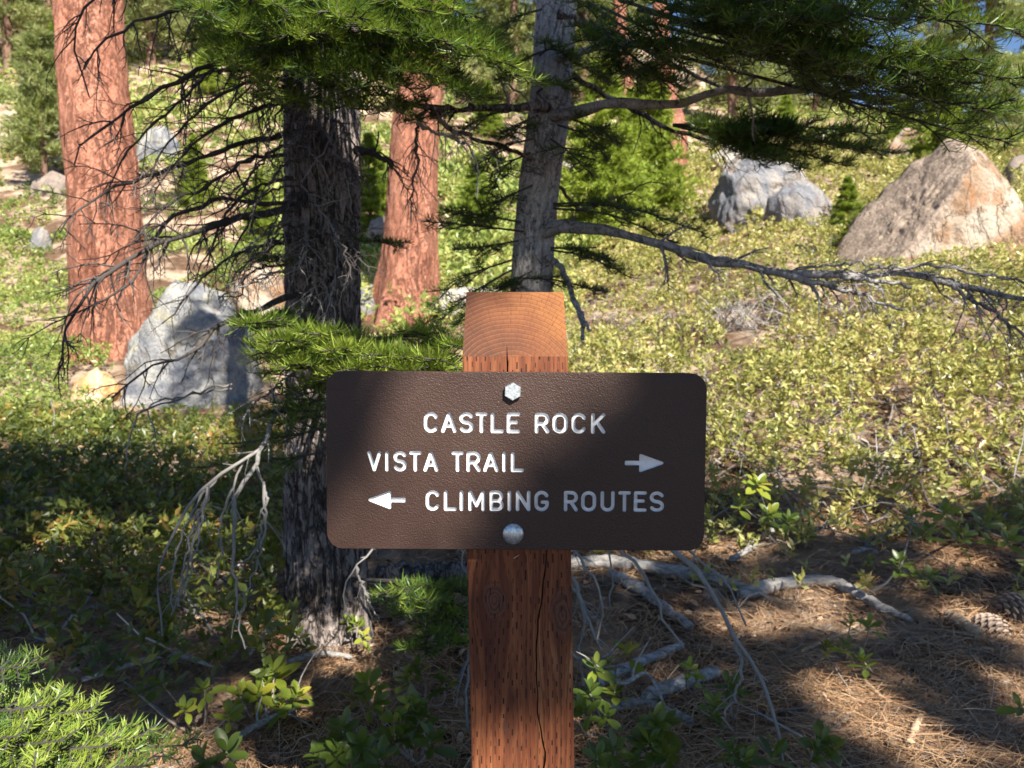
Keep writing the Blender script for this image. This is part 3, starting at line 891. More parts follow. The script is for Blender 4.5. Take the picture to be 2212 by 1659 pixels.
# ---------------------------------------------------------------- trunks
def trunk_mesh(ctrl, rad, n, m, disp, flare=None, ridge=(9, 2.2), seed=0.0, flow=1.0):
    """a bark-covered stem: ctrl path (bottom first), radii, ridged relief"""
    c = smooth_path(ctrl, m)
    R = np.interp(np.linspace(0, 1, m), np.linspace(0, 1, len(rad)), rad)
    an = np.arange(n) / n * 2 * math.pi
    hgt = np.concatenate([[0], np.cumsum(np.linalg.norm(np.diff(c, axis=0), axis=1))])
    A, Hh = np.meshgrid(an, hgt)
    q = np.stack([np.cos(A) * ridge[0] * 0.35, np.sin(A) * ridge[0] * 0.35, Hh * ridge[1]], -1).reshape(-1, 3) + seed
    warp = fbm(q * 0.6 + 3, 2)[:, None] * 0.5
    rd = 1 - np.abs(fbm(q + warp, 4, 0.55)) * 2.0
    low = fbm(q * 0.25 + 9, 2)
    rr = R[:, None] + (disp * rd + disp * 1.2 * low).reshape(m, n)
    if flare is not None:
        lobes = 0.6 + 0.4 * np.sin(an * 5 + seed) + 0.35 * np.sin(an * 3 + 1.3 + seed)
        rr = rr + flare * np.exp(-hgt / (flare * 2.2))[:, None] * lobes[None]
    V = c[:, None, :] + np.stack([np.cos(A) * rr, np.sin(A) * rr, A * 0], -1)
    i = np.arange(m - 1)[:, None] * n; j = np.arange(n)[None]; j2 = (j + 1) % n
    F = np.stack(np.broadcast_arrays(i + j, i + j2, i + n + j2, i + n + j), -1).reshape(-1, 4)
    mb = MB(); mb.add(V.reshape(-1, 3), F, np.clip(0.5 + rd * 0.3, 0, 1))
    return mb

def red_bark(name):
    m, t, out = newmat(name)
    v = coords(t)
    vs = coords(t, (1, 1, 0.5))
    n1 = noise(t, vs, 9, 6, 0.7, 0.8)
    n2 = noise(t, v, 1.6, 3)
    n3 = noise(t, vs, 42, 4, 0.75)
    f = mth(t, 'ADD', mth(t, 'MULTIPLY', n1, 0.40), mth(t, 'ADD', mth(t, 'MULTIPLY', n3, 0.40), mth(t, 'MULTIPLY', n2, 0.2)))
    at = N(t, 'ShaderNodeAttribute', None, attribute_name='tint')
    f = mth(t, 'ADD', f, mth(t, 'MULTIPLY', mth(t, 'SUBTRACT', at.outputs['Fac'], 0.55), 0.16))
    col = ramp(t, f, [(0.34, (0.17, 0.066, 0.045)), (0.44, (0.33, 0.138, 0.088)), (0.54, (0.43, 0.195, 0.128)), (0.64, (0.50, 0.25, 0.175)), (0.76, (0.55, 0.33, 0.255))])
    vf = coords(t, (1, 1, 0.16))
    la = mth(t, 'ABSOLUTE', mth(t, 'SUBTRACT', noise(t, vf, 8.5, 6, 0.7, 0.8), 0.5))
    lb = mth(t, 'ABSOLUTE', mth(t, 'SUBTRACT', noise(t, coords(t, (1, 1, 0.7)), 24, 4, 0.65, 0.8), 0.5))
    ck = ramp(t, mth(t, 'MINIMUM', la, mth(t, 'MULTIPLY', lb, 1.6)), [(0.0, (0, 0, 0)), (0.030, (1, 1, 1))])
    col = mixc(t, mth(t, 'MULTIPLY', mth(t, 'SUBTRACT', 1.0, ck), 0.42), col, (0.10, 0.036, 0.026))
    h = mth(t, 'ADD', mth(t, 'MULTIPLY', ck, 0.5), mth(t, 'ADD', mth(t, 'MULTIPLY', n3, 0.4), mth(t, 'MULTIPLY', n1, 0.4)))
    principled(t, out, col, 0.9, bump(t, h, 1.0, 0.05), 0.15)
    return m
M_REDBARK = red_bark('reddish_plated_bark')
M_FARBARK = plain_mat('brown_far_bark', [(0.3, (0.09, 0.055, 0.04)), (0.6, (0.20, 0.12, 0.085))], 6, 0.9, (1, 1, .3), .6, .03)
M_DARKBARK = bark_mat('dark_furrowed_bark', (0.085, 0.070, 0.064), (0.19, 0.158, 0.144), (0.33, 0.285, 0.265), (9, 9, 2.0), 1.6, 60, 0.9, 0.014, 0.9, 0.7, 0.05)
M_GREYBARK = bark_mat('smooth_grey_bark', (0.16, 0.15, 0.147), (0.29, 0.275, 0.27), (0.52, 0.50, 0.485), (7, 7, 4.6), 1.7, 70, 0.7, 0.006, 0.85, 0.6, 0.020)
M_DEAD = plain_mat('dead_twig_wood', [(0.25, (0.028, 0.024, 0.022)), (0.55, (0.065, 0.057, 0.054)), (0.8, (0.16, 0.145, 0.14))], 60, attr=True, bstr=0.4, bdist=0.002)
M_GREYTWIG = plain_mat('weathered_grey_twig', [(0.25, (0.10, 0.094, 0.09)), (0.55, (0.215, 0.205, 0.195)), (0.8, (0.36, 0.345, 0.33))], 60, attr=True, bstr=0.4, bdist=0.002)

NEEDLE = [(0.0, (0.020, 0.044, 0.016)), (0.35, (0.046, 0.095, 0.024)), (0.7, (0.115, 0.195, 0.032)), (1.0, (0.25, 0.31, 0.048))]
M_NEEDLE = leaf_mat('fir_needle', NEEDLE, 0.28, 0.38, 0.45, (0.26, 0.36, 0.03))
M_FAR_PINE = leaf_mat('pine_needle_far', [(0.0, (0.115, 0.145, 0.055)), (0.5, (0.25, 0.29, 0.10)), (1.0, (0.40, 0.42, 0.18))], 0.3, 0.5, 0.3, (0.30, 0.36, 0.06))
M_FAR_FIR = leaf_mat('young_fir_far', [(0.0, (0.09, 0.14, 0.02)), (0.5, (0.21, 0.29, 0.035)), (1.0, (0.36, 0.42, 0.07))], 0.35, 0.5, 0.3, (0.34, 0.42, 0.04))
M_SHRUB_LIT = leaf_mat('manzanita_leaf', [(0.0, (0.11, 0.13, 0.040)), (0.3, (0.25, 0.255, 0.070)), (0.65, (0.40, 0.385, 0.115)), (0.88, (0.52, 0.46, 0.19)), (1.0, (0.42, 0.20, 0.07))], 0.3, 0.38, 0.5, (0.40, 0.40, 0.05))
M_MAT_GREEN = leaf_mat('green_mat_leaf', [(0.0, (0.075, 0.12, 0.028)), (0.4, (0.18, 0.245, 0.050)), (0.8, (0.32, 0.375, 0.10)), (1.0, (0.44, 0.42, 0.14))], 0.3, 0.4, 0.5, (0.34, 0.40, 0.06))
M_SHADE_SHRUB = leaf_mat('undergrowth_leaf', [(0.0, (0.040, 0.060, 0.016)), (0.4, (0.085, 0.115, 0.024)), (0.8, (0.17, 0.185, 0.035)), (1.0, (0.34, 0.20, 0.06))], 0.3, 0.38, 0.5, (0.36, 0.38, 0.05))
M_LEAF = leaf_mat('chinquapin_leaf', [(0.0, (0.042, 0.072, 0.014)), (0.4, (0.095, 0.145, 0.022)), (0.75, (0.20, 0.25, 0.030)), (1.0, (0.38, 0.33, 0.04))], 0.32, 0.36, 0.5, (0.42, 0.46, 0.04))

def pine(name, ctrl, rad, label, disp, flare, seed, n=88, m=170, limbs=()):
    base = np.array(ctrl[0], float)
    base[2] = ground_z(base[0], base[1])[0]
    root = empty(name, base, label, 'tree')
    trunk_mesh(ctrl, rad, n, m, disp, flare, (8, 1.2), seed).build('trunk', M_REDBARK, root)
    return root

def add_crown(root, top, r0, H, n_br, tufts, blade, width, mat, seed, spread, droop=0.0):
    """limbs and needle tufts above the frame, so the tree is whole"""
    global rng
    save = rng; rng = np.random.default_rng(seed)
    lim = MB(); cr = MB()
    z = rng.uniform(0, 1, n_br) ** 0.8
    az = rng.uniform(0, 2 * math.pi, n_br)
    p0 = np.array(top)[None] + np.array([0, 0, 1.0])[None] * ((.35 + .65 * z) * H)[:, None]
    d = np.stack([np.cos(az), np.sin(az), 0.15 - droop + 0 * az], -1)
    L = spread * (1.05 - 0.85 * z) * rng.uniform(.7, 1.1, n_br)
    PT = grow(p0, d, L, 7, 0.02, 0.12)
    tubes(lim, PT, np.linspace(1, .2, 7)[None] * (r0 * 0.16 * (1.1 - z))[:, None], 5)
    pos, tg, k, s = along(PT, tufts, 0.3, 1.0)
    pos = pos + rng.normal(0, 0.07, pos.shape) * L[k][:, None]
    tuft(cr, pos, nrm(tg + np.array([0, 0, .3])), 9, blade, width, rng.uniform(0, 1, len(pos)))
    st = smooth_path([np.array(top), np.array(top) + np.array([0, 0, H])], 8)
    tubes(lim, st, np.linspace(r0, 0.02, 8), 14)
    tag(lim.build('limbs', M_REDBARK, root), kind='stuff')
    tag(cr.build('crown', mat, root, smooth=False), kind='stuff')
    rng = save

def tuft(mb, pos, axis, nb, blade, width, tint, spread=0.95):
    """nb thin blades fanned out of every position"""
    K = len(pos)
    pp = np.repeat(pos, nb, 0); ax = np.repeat(axis, nb, 0)
    d = nrm(ax + rng.normal(0, spread * 0.62, ax.shape))
    L = blade * rng.uniform(.6, 1.15, K * nb)[:, None]
    w = perp(d) * width * 0.5
    V = np.stack([pp - w, pp + w, pp + d * L], 1).reshape(-1, 3)
    F = np.arange(len(V)).reshape(-1, 3)
    mb.add(V, F, np.repeat(np.clip(np.repeat(tint, nb) + rng.normal(0, .12, K * nb), 0, 1), 3))

pc = [P(240, 815, 9.2), P(248, 690, 9.15), P(236, 560, 9.1), P(230, 420, 9.1), P(214, 280, 9.1), P(198, 120, 9.2), P(190, -40, 9.4), P(186, -300, 9.8)]
pc[0][2] = ground_z(pc[0][0], pc[0][1])[0] - 0.1
tr = pine('pine_tree', pc, [.47, .41, .395, .39, .38, .385, .385, .36], 'wide reddish-barked pine trunk rising behind the pale grey boulder', 0.020, 0.16, 2.0)
add_crown(tr, pc[-1], 0.34, 12.0, 34, 50, 0.20, 0.012, M_FAR_PINE, 51, 1.9)
pd = [P(870, 712, 12.0), P(873, 655, 12), P(882, 590, 12), P(888, 500, 12), P(893, 380, 12), P(901, 250, 12), P(925, 80, 12.1), P(938, -40, 12.3), P(945, -250, 12.6)]
pd[0][2] = ground_z(pd[0][0], pd[0][1])[0] - 0.1
tr = pine('pine_tree', pd, [.46, .43, .405, .385, .378, .37, .34, .32, .30], 'reddish-barked pine trunk with flared foot between the dark and grey firs', 0.020, 0.30, 5.0)
add_crown(tr, pd[-1], 0.30, 12.0, 34, 50, 0.20, 0.012, M_FAR_PINE, 52, 1.9)

# ---------------------------------------------------------------- trees on the hillside
def far_tree(kind, seed):
    """prototype at the origin: trunk, limbs and crown meshes"""
    global rng
    save = rng; rng = np.random.default_rng(seed)
    H, r0, cb, sp, nb, tf, blade, w = {'pine': (13, .20, .05, 3.2, 170, 56, .34, .050), 'small_pine': (4.6, .09, .10, 1.25, 110, 34, .22, .030), 'young_fir': (3.6, .07, .01, 1.35, 220, 40, .15, .030), 'tall_fir': (15, .22, .02, 3.0, 220, 56, .32, .055)}[kind]
    tk = trunk_mesh([(0, 0, -.4), (.03, 0, H * .4), (0, .05, H)], [r0 * 1.1, r0 * .75, .02], 14, 30, r0 * .05, r0 * .5, (6, 1.0), seed)
    lim, cr = MB(), MB()
    z = np.sort(rng.uniform(0, 1, nb)) ** 1.0
    az = rng.uniform(0, 6.283, nb)
    p0 = np.stack([az * 0, az * 0, H * (cb + (1 - cb) * z)], -1)
    up = {'pine': .2, 'small_pine': .35, 'young_fir': .12, 'tall_fir': -.1}[kind]
    d = np.stack([np.cos(az), np.sin(az), up + rng.normal(0, .15, nb)], -1)
    prof = (1.05 - z) ** (0.8 if 'fir' in kind else 0.55)
    L = sp * np.minimum(prof, 1) * rng.uniform(.55, 1.1, nb)
    PT = grow(p0, d, L, 6, 0.02, 0.14)
    tubes(lim, PT, np.linspace(1, .25, 6)[None] * (r0 * .13 * (1.15 - z))[:, None], 4)
    pos, tg, k, s = along(PT, tf, 0.25, 1.02)
    flat = np.array([1, 1, .35]) if 'fir' in kind else np.array([1, 1, .8])
    pos = pos + rng.normal(0, 0.085, pos.shape) * flat * np.maximum(L[k], .35)[:, None]
    shade = np.clip(0.25 + 0.5 * rng.uniform(0, 1, nb)[k] + rng.normal(0, .15, len(k)), 0, 1)
    tuft(cr, pos, nrm(tg + np.array([0, 0, .35])), 6, blade, w, shade)
    rng = save
    mat = M_FAR_FIR if kind == 'young_fir' else M_FAR_PINE
    return tk.mesh('trunk', M_FARBARK), lim.mesh('limbs', M_FARBARK), cr.mesh('crown', mat, False)

FAR = {}
def plant_far(kind, x, y, d, scale, rot, label, name, group):
    if kind not in FAR: FAR[kind] = far_tree(kind, {'pine': 61, 'small_pine': 62, 'young_fir': 63, 'tall_fir': 64}[kind])
    p = P(x, y, d)
    p[2] = ground_z(p[0], p[1])[0]
    root = empty(name, p, label, 'tree', group)
    root.rotation_euler = (0, 0, rot); root.scale = (scale,) * 3
    for n, me in zip(('trunk', 'limbs', 'crown'), FAR[kind]):
        o = bpy.data.objects.new(n, me); COL.objects.link(o); o.parent = root
        if n != 'trunk': o['kind'] = 'stuff'
G = 'trees on the hillside'
for row in [
    ('small_pine', 92, 330, 21, 1.0, 0.3, 'small pine with bare lower trunk beside the wide reddish trunk', 'pine_tree'),
    ('pine', 20, 260, 36, 0.9, 1.1, 'tall green pine at the picture edge above the tan outcrop', 'pine_tree'),
    ('pine', 110, 240, 42, 1.0, 2.0, 'hazy pine rising behind the small bare-footed pine', 'pine_tree'),
    ('pine', 330, 230, 38, 1.0, 2.9, 'pine behind the upper dead twigs beside the wide reddish trunk', 'pine_tree'),
    ('young_fir', 420, 430, 20, 0.5, 0.2, 'low green young fir seen through the tangle of dead twigs', 'fir_tree'),
    ('young_fir', 560, 440, 17, 0.45, 1.3, 'young fir close behind the dark trunk among the twigs', 'fir_tree'),
    ('pine', 560, 280, 40, 1.0, 4.0, 'pine far behind the dark trunk', 'pine_tree'),
    ('young_fir', 800, 470, 18, 0.7, 2.2, 'bright young fir in the gap between dark and reddish trunks', 'fir_tree'),
    ('young_fir', 1030, 440, 19, 0.6, 5.0, 'young fir in the gap between the reddish and the grey trunk', 'fir_tree'),
    ('tall_fir', 1110, 330, 36, 1.0, 1.4, 'yellow-green fir directly behind the grey trunk', 'fir_tree'),
    ('young_fir', 1300, 400, 15.5, 1.05, 3.3, 'bright yellow-green young fir on the slope beside the grey trunk', 'fir_tree'),
    ('young_fir', 1400, 385, 17.5, 1.0, 0.9, 'second bright young fir, next to the far reddish trunk', 'fir_tree'),
    ('young_fir', 1830, 465, 11.5, 0.30, 2.0, 'tiny bright fir between the two slope boulders', 'fir_tree'),
    ('young_fir', 2030, 300, 20, 0.8, 4.2, 'bright young fir above the big cracked boulder', 'fir_tree'),
    ('pine', 1580, 300, 36, 1.0, 5.2, 'pine rising above the rounded blue-grey boulder', 'pine_tree'),
    ('pine', 1260, 330, 38, 1.1, 1.9, 'tall pine whose crown fills the gap above the bright young firs', 'pine_tree'),
    ('pine', 1760, 300, 44, 0.9, 0.1, 'pine behind the dense hanging boughs', 'pine_tree'),
    ('tall_fir', 2130, 330, 27, 0.8, 2.6, 'pale grey-green fir at the top corner behind the boughs', 'fir_tree'),
    ('pine', 2250, 320, 40, 0.75, 3.6, 'distant pine at the picture edge beside the blue sky gap', 'pine_tree'),
]:
    plant_far(*row, G)
def _wood():
    r2 = np.random.default_rng(9)
    for x0, x1, place in ((-200, 110, 'beyond the outer side of the wide reddish trunk'), (130, 290, 'right behind the wide reddish trunk'), (310, 470, 'behind the tips of the dead twigs'), (490, 620, 'behind the dead twigs close to the dark trunk'),
                          (640, 770, 'behind the dark trunk'), (800, 950, 'behind the middle reddish trunk'), (970, 1110, 'in the gap before the grey trunk'), (1250, 1420, 'above the bright young firs'), (1520, 1760, 'above the blue-grey boulder'), (1820, 2180, 'above the big cracked boulder')):
        plant_far('young_fir', r2.uniform(x0, x1), 300, r2.uniform(20, 34), r2.uniform(.35, .8), r2.uniform(0, 6), 'small bushy conifer on the middle slope ' + place, 'fir_tree', 'bushy young conifers on the middle slope')
        plant_far('pine', r2.uniform(x0, x1), 300, r2.uniform(40, 60), r2.uniform(.7, 1.1), r2.uniform(0, 6), 'distant pine of the upper slope ' + place, 'pine_tree', 'distant wood on the upper slope')
        if x0 < 1800: plant_far('tall_fir', r2.uniform(x0, x1), 300, r2.uniform(50, 75), r2.uniform(.75, 1.15), r2.uniform(0, 6), 'farthest tall fir on the skyline ' + place, 'fir_tree', 'distant wood on the upper slope')
_wood()

def far_trunk(ctrl, rad, label):
    base = ctrl[0].copy(); base[2] = ground_z(base[0], base[1])[0]
    ctrl[0][2] = base[2] - .2
    root = empty('pine_tree', base, label, 'tree', G)
    trunk_mesh(ctrl, rad, 30, 60, 0.02, 0.2, (7, 1.2), rad[0] * 37).build('trunk', M_REDBARK, root)
    add_crown(root, ctrl[-1], rad[-1], 9.0, 22, 40, 0.24, 0.02, M_FAR_PINE, int(rad[0] * 1000), 2.4)
far_trunk([P(1457, 372, 21), P(1460, 280, 21), P(1440, 200, 21.3), P(1428, 60, 21.6), P(1420, -120, 22)], [.34, .30, .25, .22, .2], 'far crooked reddish pine trunk beside the rounded boulder')
far_trunk([P(1352, 330, 30), P(1355, 180, 30), P(1340, 40, 30), P(1330, -160, 30)], [.30, .27, .25, .22], 'thin far reddish trunk seen above the bright young firs')

# ---------------------------------------------------------------- ground cover
def leaves(mb, pos, axis, size, ratio, tint, fold=0.25, simple=True):
    """one small leaf per row: pos base, axis direction"""
    K = len(pos)
    d = nrm(axis); s = perp(d)
    nn = np.cross(d, s)
    L = (size * np.ones(K))[:, None]; w = L * ratio * 0.5
    if simple:
        V = np.stack([pos, pos + d * L * .5 + s * w + nn * w * fold, pos + d * L, pos + d * L * .5 - s * w + nn * w * fold], 1)
        mb.add(V.reshape(-1, 3), np.arange(K * 4).reshape(-1, 4), np.repeat(tint, 4))
    else:
        V = np.stack([pos, pos + d * L * .33 + s * w * .85 + nn * w * fold, pos + d * L * .75 + s * w * .75 + nn * w * fold, pos + d * L,
                      pos + d * L * .75 - s * w * .75 + nn * w * fold, pos + d * L * .33 - s * w * .85 + nn * w * fold], 1)
        b = np.arange(K)[:, None] * 6
        F = np.concatenate([b + np.array([[0, 1, 2, 3]]), b + np.array([[0, 3, 4, 5]])])
        mb.add(V.reshape(-1, 3), F, np.repeat(tint, 6))

def rosettes(mb, base, h, n, size, tint, simple=True, ratio=0.42):
    """leaf whorls on short stems: K whorls of n leaves"""
    K = len(base)
    ax = nrm(np.array([0, 0, 1.0]) + rng.normal(0, .38, (K, 3)))
    top = base + np.array([0, 0, 1.0]) * h[:, None]
    pp = np.repeat(top, n, 0); aa = np.repeat(ax, n, 0)
    d = nrm(perp(aa) + aa * rng.uniform(.05, 1.2, K * n)[:, None])
    pp = pp - aa * (rng.uniform(0, 1.4, K * n) * np.repeat(size, n))[:, None]
    tt = np.clip(np.repeat(tint, n) + rng.normal(0, .13, K * n), 0, 1)
    leaves(mb, pp, d, np.repeat(size, n) * rng.uniform(.7, 1.15, K * n), ratio, tt, simple=simple)

def scatter(x0, x1, d0, d1, dens):
    """random ground points in a wedge of the survey picture"""
    area = (x1 - x0) / FPX * (d1 ** 2 - d0 ** 2) / 2
    n = int(area * dens)
    d = np.sqrt(rng.uniform(d0 ** 2, d1 ** 2, n))
    x = (rng.uniform(x0, x1, n) - 1106) / FPX * d
    return np.stack([x, d, ground_z(x, d)], -1)

def keep_out(p, rocks=True):
    """leave the boulders, trunks and post uncovered"""
    ok = np.ones(len(p), bool)
    c = p[:, 0] / p[:, 1] * FPX + 1106
    d = p[:, 1]
    for x0, x1, a, b in [(245, 555, 6.2, 8.3), (140, 260, 6.9, 8.0), (180, 320, 8.6, 9.8), (800, 940, 11.3, 12.7), (1800, 2170, 8.4, 11.0), (1550, 1790, 12.3, 14.6)]:
        ok &= ~((c > x0) & (c < x1) & (d > a) & (d < b))
    return ok

def carpet(name, label, spots, mat, hfun, size, n, tint, simple=True, twig_share=0.1, twig_len=0.35, ratio=0.42, dead=None):
    mb = MB(); tw = MB()
    for p in spots:
        p = p[keep_out(p)]
        if not len(p): continue
        h = hfun(p)
        ok = h > 0.03
        p, h = p[ok], h[ok]
        p0_, share_ = p, np.ones(len(p))
        if dead is not None:
            dz = fbm(np.stack([p[:, 0], p[:, 1], p[:, 0] * 0 + 40], -1) * 1.25, 3)
            share_ = np.where(dz > dead, 3.2, 1.0)
            ok = (dz < dead) | (rng.uniform(0, 1, len(p)) < .15)
            p, h = p[ok], h[ok]
        rosettes(mb, p, h * rng.uniform(.45, 1.05, len(p)), n, size * np.clip(p[:, 1] / 9.0, 1, 3.2) * rng.uniform(.55, 1.3, len(p)), np.clip(tint + rng.normal(0, .2, len(p)) + 0.30 * fbm(p * np.array([1.1, 1.1, 0]), 2), 0, 1), simple, ratio)
        q = p0_[rng.uniform(0, 1, len(p0_)) < twig_share * share_ * np.clip(8.0 / p0_[:, 1], 0, 1) ** 2]; hq = h[:1].repeat(len(q)) if len(h) else h
        hq = hfun(q)
        az = rng.uniform(0, 6.283, len(q))
        PT = grow(q + np.array([0, 0, 0.01]), np.stack([np.cos(az), np.sin(az), rng.uniform(.3, 1.0, len(q))], -1), twig_len * rng.uniform(.5, 1.3, len(q)), 5, 0.05, 0.30)
        tubes(tw, PT, np.linspace(.0065, .0022, 5)[None], 3, rng.uniform(0, 1, len(q)), 1)
    for a, b, c, d_, e in zip(tw.V, tw.L, tw.S, tw.T, tw.MI):
        mb.V.append(a); mb.L.append(b + mb.n); mb.S.append(c); mb.T.append(d_); mb.MI.append(e)
    # loops of the twigs index from their own mesh: shift once
    mb.n += tw.n
    o = mb.build(name, [mat, M_GREYTWIG], smooth=False)
    tag(o, label, kind='stuff')
    return o

def mound(hmin, hmax, f, thr, seed):
    def g(p):
        v = fbm(np.stack([p[:, 0], p[:, 1], p[:, 0] * 0 + seed], -1) * f, 3)
        return np.clip((v - thr) / 0.55, -0.2, 1) * (hmax - hmin) + hmin * (v > thr)
    return g

h_right = mound(.14, .55, 1.0, -.55, 3.0)
def h_right2(p):
    near = np.clip((p[:, 1] - 3.6) / 1.4, 0, 1)
    return h_right(p) * (0.25 + 0.75 * near)
carpet('manzanita_cover', 'yellow-green manzanita cover on the sunny slope behind the post',
       [scatter(1180, 2500, 4.4, 6.0, 330), scatter(1180, 2500, 6.0, 9.0, 330), scatter(1180, 2500, 9.0, 15, 150), scatter(1150, 2500, 3.5, 4.5, 230), scatter(1500, 2500, 2.9, 3.5, 30), scatter(1150, 2500, 15, 28, 38)], M_SHRUB_LIT, h_right2, 0.050, 9, 0.56, True, 0.15, 0.45, dead=.85)
_hl, _hl2 = mound(.06, .36, .55, -.10, 8.0), mound(.08, .34, .55, -.95, 8.0)
def h_left(p):
    c = p[:, 0] / p[:, 1] * FPX + 1106
    return np.where((c < 240) & (p[:, 1] < 15), _hl2(p), _hl(p))
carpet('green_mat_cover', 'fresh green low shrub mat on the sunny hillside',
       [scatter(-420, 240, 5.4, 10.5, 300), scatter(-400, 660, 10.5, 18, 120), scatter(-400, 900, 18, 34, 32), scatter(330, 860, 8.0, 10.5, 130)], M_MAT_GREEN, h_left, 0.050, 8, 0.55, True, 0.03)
carpet('hill_scrub', 'patches of green scrub on the slope between the trunks',
       [scatter(780, 1250, 8.0, 14, 40), scatter(600, 1300, 14, 26, 60), scatter(-500, 2700, 26, 70, 4.5)], M_MAT_GREEN, mound(.10, .65, .5, -.25, 15.0), 0.100, 5, 0.62, True, 0.03)
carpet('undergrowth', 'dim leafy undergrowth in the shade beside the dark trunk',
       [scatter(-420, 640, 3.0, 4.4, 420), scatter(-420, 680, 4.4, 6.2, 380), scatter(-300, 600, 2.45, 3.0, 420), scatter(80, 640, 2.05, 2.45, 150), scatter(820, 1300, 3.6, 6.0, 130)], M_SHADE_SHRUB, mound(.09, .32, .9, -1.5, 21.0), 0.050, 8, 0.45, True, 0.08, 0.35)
# ---------------------------------------------------------------- near firs
def needle_blades(mb, PT, L, dens, nlen, nwid, start=0.12, up=(0, 0, 1), lift=0.35, tint=0.5, ang=58, flat=0.5):
    """fir needles along K shoots PT (K,m,3) of length L"""
    K, m, _ = PT.shape
    cnt = np.maximum((L * dens * (1 - start)).astype(int), 4)
    k = np.repeat(np.arange(K), cnt)
    n = len(k)
    t = rng.uniform(start, 1.0, n)
    tt = t * (m - 1.0001); i = np.clip(tt.astype(int), 0, m - 2); f = (tt - i)[:, None]
    a, b = PT[k, i], PT[k, i + 1]
    pos = a + (b - a) * f
    T = nrm(b - a)
    upv = np.broadcast_to(np.asarray(up, float), T.shape)
    S = nrm(np.cross(T, upv)); U = np.cross(S, T)
    sg = np.where(rng.uniform(0, 1, n) < .5, -1.0, 1.0)
    phi = rng.normal(lift, flat, n)
    al = np.radians(rng.normal(ang, 11, n)) * np.where(t > .93, rng.uniform(.2, .8, n), 1.0)
    rad = S * (sg * np.cos(phi))[:, None] + U * np.sin(phi)[:, None]
    d = nrm(T * np.cos(al)[:, None] + rad * np.sin(al)[:, None])
    ln = nlen * rng.uniform(.72, 1.12, n) * np.clip(1.15 - 0.55 * np.abs(t - .5), .6, 1.1)
    ln = ln[:, None]
    w = nrm(np.cross(d, U + rng.normal(0, .35, U.shape))) * (nwid * .5)
    mid = pos + d * ln * .55 + U * ln * .03
    tip = pos + d * ln + U * ln * 0.16
    V = np.stack([pos - w * .6, pos + w * .6, mid + w, mid - w, tip], 1).reshape(-1, 3)
    b0 = np.arange(n)[:, None] * 5
    tn = np.repeat(np.clip(np.broadcast_to(tint, (K,))[k] + rng.normal(0, .16, n) + .22 * (t - .5), 0, 1), 5)
    mb.add(V, b0 + np.array([[0, 1, 2, 3]]), tn)
    mb.L.append((b0 + np.array([[3, 2, 4]]) + mb.n - len(V)).ravel()); mb.S.append(np.full(n, 3)); mb.MI.append(np.zeros(n, int))

def spray(wood, nd, ctrl, lat=0.22, nlat=14, sub=3, dens=420, nlen=.042, nwid=.0027, r0=.006, start=0.35, up=(0, 0, 1), tint=0.45, lift=.35, flat=.5, droop=.05, jit=0.15):
    """one living bough: axis, side shoots in a flat plane, second-order shoots, needles"""
    ax = smooth_path(ctrl, 16)
    Lm = np.linalg.norm(np.diff(ax, axis=0), axis=1).sum()
    tubes(wood, ax, np.linspace(r0, .0018, 16), 6, .5)
    upv = nrm(np.asarray(up, float))
    t = np.linspace(start, .97, nlat) + rng.normal(0, .012, nlat)
    tt = np.clip(t, 0, .999) * 15; i = np.clip(tt.astype(int), 0, 14); f = (tt - i)[:, None]
    p = ax[i] + (ax[i + 1] - ax[i]) * f
    T = nrm(ax[i + 1] - ax[i])
    S = nrm(np.cross(T, upv)); sg = np.where(np.arange(nlat) % 2 == 0, 1.0, -1.0)[:, None]
    d = nrm(T * .62 + S * sg * .8 + upv * rng.normal(0.0, jit, nlat)[:, None])
    L = lat * (1.08 - .75 * (t - start) / (1 - start)) * rng.uniform(.75, 1.15, nlat)
    A = grow(p, d, L, 6, droop, .06)
    tubes(wood, A, np.linspace(.0032, .0014, 6)[None], 3, .5)
    tips = ax[11:][None]
    shoots = [(A, L)]
    if sub:
        q, tg, k, s = along(A, sub, .2, .85)
        S2 = nrm(np.cross(tg, upv)); sg2 = np.where(rng.uniform(0, 1, len(q)) < .5, -1., 1.)[:, None]
        d2 = nrm(tg * .68 + S2 * sg2 * .75 + upv * rng.normal(0, jit, len(q))[:, None])
        L2 = np.clip(L[k] * rng.uniform(.3, .6, len(q)), .03, None)
        B = grow(q, d2, L2, 5, droop, .07)
        tubes(wood, B, np.linspace(.0022, .0012, 5)[None], 3, .5)
        shoots.append((B, L2))
    for PT, LL in shoots:
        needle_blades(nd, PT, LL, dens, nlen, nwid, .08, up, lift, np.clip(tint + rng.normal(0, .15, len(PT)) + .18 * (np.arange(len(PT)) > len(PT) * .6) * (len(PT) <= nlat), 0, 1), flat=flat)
    needle_blades(nd, tips, np.array([Lm * .33]), dens * 1.3, nlen, nwid, .02, up, lift, min(tint + .25, 1), flat=flat)

